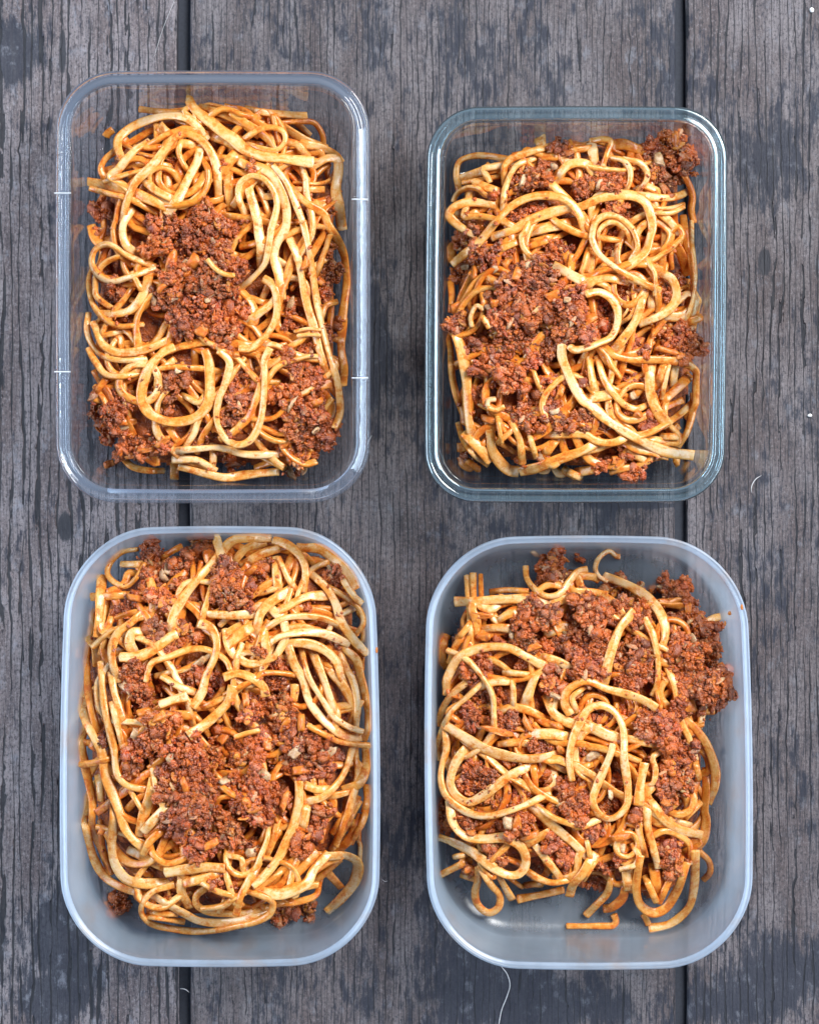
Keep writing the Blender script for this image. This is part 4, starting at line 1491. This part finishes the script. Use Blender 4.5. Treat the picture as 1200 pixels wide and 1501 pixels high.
    def clump(v):
        x, y, rad = v[:3]
        rad *= 0.93
        sl = cells(x, y, rad)
        d = np.hypot(GX[sl] - x, GY[sl] - y)
        msk = d <= rad * 0.75
        foot = np.percentile(H[sl][msk], r.choice((25, 45, 70))) - 0.0006 + r.normal(0, 0.0008)
        foot = min(foot, cap - 0.004 - rad * KR * 0.25)
        k = min(range(len(CLASSES)), key=lambda q: abs(CLASSES[q][0] - rad))
        me = CLUMPS[k][int(r.integers(len(CLUMPS[k])))]
        z = foot + rad * 0.35 * KR
        X, Y = unproject(x, y, z)
        X, Y = inner_limit(key, np.array([X]), np.array([Y]), np.array([z]), rad * KR * 0.72)
        o = put('mince_clump', me, mince, root, (float(X[0]) - box.cx, float(Y[0]) - box.cy, foot - zb))
        f = rad / CLASSES[k][0]
        o.scale = (f * r.uniform(0.94, 1.08), f * r.uniform(0.94, 1.08), f * r.uniform(0.85, 1.1))
        o.rotation_euler = (r.normal(0, 0.2), r.normal(0, 0.2), r.uniform(0, 6.28))
        q = r.uniform(0.58, 1.08)
        o.color = (q, q * r.uniform(0.82, 1.05), q * r.uniform(0.75, 1.1), 1)
        top = foot + 0.58 * rad * KR * np.sqrt(np.clip(1 - (d / rad) ** 2, 0, 1))
        H[sl] = np.where(d <= rad * 0.95, np.maximum(H[sl], top), H[sl])

    def chunk(v, nm, mat, thick):
        x, y, L, W, ang = v[:5]
        sl = cells(x, y, 8)
        z = float(np.percentile(H[sl], 50)) + thick * 0.08 * KR
        X, Y = unproject(x, y, z)
        # an uneven slab with rounded corners
        vs = ICO1_V.copy()
        vs = np.sign(vs) * np.abs(vs) ** 0.5
        vs += r.normal(0, 0.13, vs.shape)
        vs[:, 0] *= 1 + 0.35 * vs[:, 1] * r.uniform(-1, 1)
        k = (CAM_H - z) / FPX
        hx = max(L, 3) / 2 * k; hy = max(W, 3) / 2 * k
        vs[:, 2] += 0.5 * np.sin(vs[:, 0] * 2 + r.uniform(0, 6))
        me = mesh_from(nm, vs * np.array([hx, hy, thick / 2 * KR]), ICO1_F)
        o = put(nm, me, mat, root, (X - box.cx, Y - box.cy, z - zb))
        o.rotation_euler = (r.normal(0, 0.35), r.normal(0, 0.35), math.radians(ang))

    allm = [it[4] for it in trace if it[3] == 'm']
    second = False
    for it in trace:
        if it[0] >= 1 and not second:
            second = True
            fill(72, 0.08, 0.55, allm)
        if it[3] == 's': lay(it[4][0], it[4][1], it[4][2], free=it[0] >= 3)
        elif it[3] == 'm': clump(it[4])
        elif it[3] == 'c': chunk(it[4], 'carrot_piece', carrot_mat, 9)
        elif it[3] == 'o': chunk(it[4], 'onion_piece', onion_mat, 5)
    FOOD[key] = (root, H, X0, Y0)

    # loose grains of mince and shreds of herb stuck on the strands: too many to count
    cs, rs = [], []
    jj, ii = np.where(D > 8)
    mpts = [it[4] for it in trace if it[3] == 'm']
    for _ in range(300):
        if r.uniform() < 0.94:
            v = mpts[r.integers(len(mpts))]
            a = r.uniform(0, 6.28); q = v[2] * r.uniform(0.6, 1.0)
            x, y = v[0] + q * math.cos(a), v[1] + q * math.sin(a)
        else:
            q = r.integers(len(jj)); x, y = GX[jj[q], ii[q]], GY[jj[q], ii[q]]
        a_, b_ = int((y - Y0) / CELL), int((x - X0) / CELL)
        if not (0 <= a_ < D.shape[0] and 0 <= b_ < D.shape[1]) or D[a_, b_] < 4: continue
        z = H[a_, b_] + 0.0001
        X, Y = unproject(x, y, z)
        X, Y = inner_limit(key, np.array([X]), np.array([Y]), np.array([z]), 0.002)
        cs.append((float(X[0]) - box.cx, float(Y[0]) - box.cy, z - zb)); rs.append(r.uniform(1.2, 3.0) * KR)
    me = crumb_cloud('mince_crumbs', np.array(cs), np.array(rs), r)
    o = put('mince_crumbs', me, mince, root)
    o['kind'] = 'stuff'
    print(key, 'strands', nstr[0], 'top', H.max())
    return root


OUT = {
    'A': [(222, 150), (290, 140), (400, 150), (455, 165), (490, 215), (508, 260), (512, 400), (510, 560), (500, 640), (470, 690), (420, 705), (330, 700), (250, 705), (180, 685), (140, 640), (122, 600), (126, 520), (122, 450), (128, 380), (125, 330), (128, 262), (150, 220), (175, 190)],
    'B': [(665, 235), (720, 222), (775, 200), (850, 192), (940, 195), (1005, 195), (1015, 260), (1015, 330), (1035, 450), (1038, 520), (1025, 600), (1010, 660), (960, 690), (930, 705), (850, 705), (760, 695), (680, 690), (668, 640), (655, 560), (650, 470), (652, 330)],
    'C': [(150, 850), (200, 805), (300, 785), (420, 785), (500, 800), (535, 870), (543, 960), (543, 1180), (525, 1250), (480, 1310), (400, 1345), (330, 1365), (220, 1355), (180, 1310), (125, 1230), (112, 1100), (110, 950)],
    'D': [(640, 930), (680, 865), (780, 850), (800, 815), (850, 822), (880, 850), (950, 870), (1010, 860), (1045, 910), (1066, 1010), (1050, 1060), (1048, 1180), (1035, 1260), (1000, 1320), (950, 1345), (900, 1310), (830, 1300), (700, 1310), (655, 1270), (636, 1200), (638, 1050)],
}
portion('A', OUT['A'], parse(TRACE_A), 0.025, 'long pasta with a mince heap in its middle, in the clear plastic container', 80, 11, 0.061)
portion('B', OUT['B'], parse(TRACE_B), 0.023, 'long pasta with spread mince sauce, in the thick glass dish', 80, 12, 0.057)
portion('C', OUT['C'], parse(TRACE_C), 0.030, 'heaped pasta reaching the upper edge of the full frosted tub', 86, 13, 0.063)
portion('D', OUT['D'], parse(TRACE_D), 0.021, 'pasta and crumbled mince leaving bare tub floor along the lower edge', 76, 14, 0.056)

# ------------------------------------------------------------------ loose bits
# a stray lump of mince on the floor of the full tub
def stray(px, py, rad, key, label, cls, var):
    zb = INNER[key][4]
    X, Y = unproject(px, py, zb + 0.004)
    o = put('mince_lump', CLUMPS[cls][var], mince, None, (X, Y, zb + 0.0012))
    f = rad / CLASSES[cls][0]
    o.scale = (f, f, f * 1.15)
    return tag(o, label, 'mince')


stray(174, 1325, 18, 'C', 'small loose lump of mince on bare tub floor beside the lower left pasta', 1, 1)

sauce_mat = plain('sauce_drop', (0.52, 0.17, 0.03), 0.3)


def blob(px, py, rx, ry, z, label, mat=sauce_mat, name='sauce_drop', cat='sauce', group='sauce specks on the container walls'):
    r = np.random.default_rng(int(px * 7 + py))
    vs = ICO1_V * (1 + r.normal(0, 0.12, (len(ICO1_V), 1)))
    X, Y = unproject(px, py, z)
    me = mesh_from(name, vs * np.array([rx * KR, ry * KR, min(rx, ry) * 0.6 * KR]), ICO1_F)
    return tag(put(name, me, mat, None, (X, Y, z)), label, cat, group)


blob(1086.5, 890, 2.2, 4.2, 0.0518, 'orange sauce speck on the right rim of the bare-sided tub')
blob(1068.5, 899, 2.6, 3.0, 0.034, 'upper sauce speck on right inner wall of the bare-sided tub')
blob(1062, 914, 1.8, 4.2, 0.030, 'lower sauce speck on right inner wall of the bare-sided tub')
blob(552, 953, 1.8, 4.6, 0.0520, 'brown sauce speck on the right rim of the full tub')
blob(946, 1388, 2.8, 2.6, 0.0175, 'red sauce speck low on the front wall of the bare-sided tub')
blob(1189, 14.5, 3.6, 3.8, 0.0008, 'tiny white crumb on the wood in the upper right corner', plain('white_crumb', (0.85, 0.85, 0.85), 0.5), 'crumb', 'crumb', 'white crumbs on the wood')
blob(1186, 609, 3.6, 2.6, 0.0006, 'white chip on the wood right of the glass dish', plain('white_chip', (0.8, 0.82, 0.85), 0.5), 'crumb', 'crumb', 'white crumbs on the wood')

fibre_mat = plain('white_fibre', (0.60, 0.62, 0.66), 0.5)


def fibre(pts, rad, label):
    C = catmull(pts, 2.0)
    n = len(C)
    V, F = [], []
    x, y = (C[:, 0] - CX) * KT, (CY - C[:, 1]) * KT
    T = np.gradient(np.stack([x, y], 1), axis=0); T /= np.linalg.norm(T, axis=1)[:, None]
    ta = np.minimum(1, np.minimum(np.arange(n), np.arange(n)[::-1]) / 5 + 0.25)
    for i in range(n):
        for k in range(6):
            a = 2 * math.pi * k / 6
            V.append((x[i] - T[i, 1] * math.cos(a) * rad * ta[i], y[i] + T[i, 0] * math.cos(a) * rad * ta[i], rad * 1.05 + math.sin(a) * rad * ta[i]))
    for i in range(n - 1):
        for k in range(6):
            F.append((i * 6 + k, i * 6 + (k + 1) % 6, (i + 1) * 6 + (k + 1) % 6, (i + 1) * 6 + k))
    F.append(tuple(range(6))); F.append(tuple(range((n - 1) * 6, n * 6)))
    me = mesh_from('fibre', V, F); fix_normals(me)
    return tag(put('fibre', me, fibre_mat), label, 'fibre', 'white fibres on the wood')


fibre([(733, 1415), (743, 1428), (747, 1444), (742, 1462), (735, 1480), (730, 1505)], 0.00024, 'long white fibre curving from under the bare-sided tub to the lower edge')
fibre([(1100, 722), (1101, 712), (1107, 702), (1115, 697)], 0.00024, 'short curved white fibre on the wood below right of the glass dish')
fibre([(538, 652), (541, 645), (545, 638)], 0.00030, 'tiny white sliver by the lower right corner of the plastic container')
fibre([(560, 1289), (564, 1292), (568, 1291)], 0.00022, 'tiny white fibre right of the full tub')
fibre([(264, 1449), (272, 1450), (278, 1455)], 0.00024, 'tiny white fibre lying over the left board gap')
fibre([(226, 84), (240, 40), (256, 0), (262, -20)], 0.00007, 'hair-thin pale scratch on the wood above the plastic container')  # scratch in the wood, modelled as a raised thread
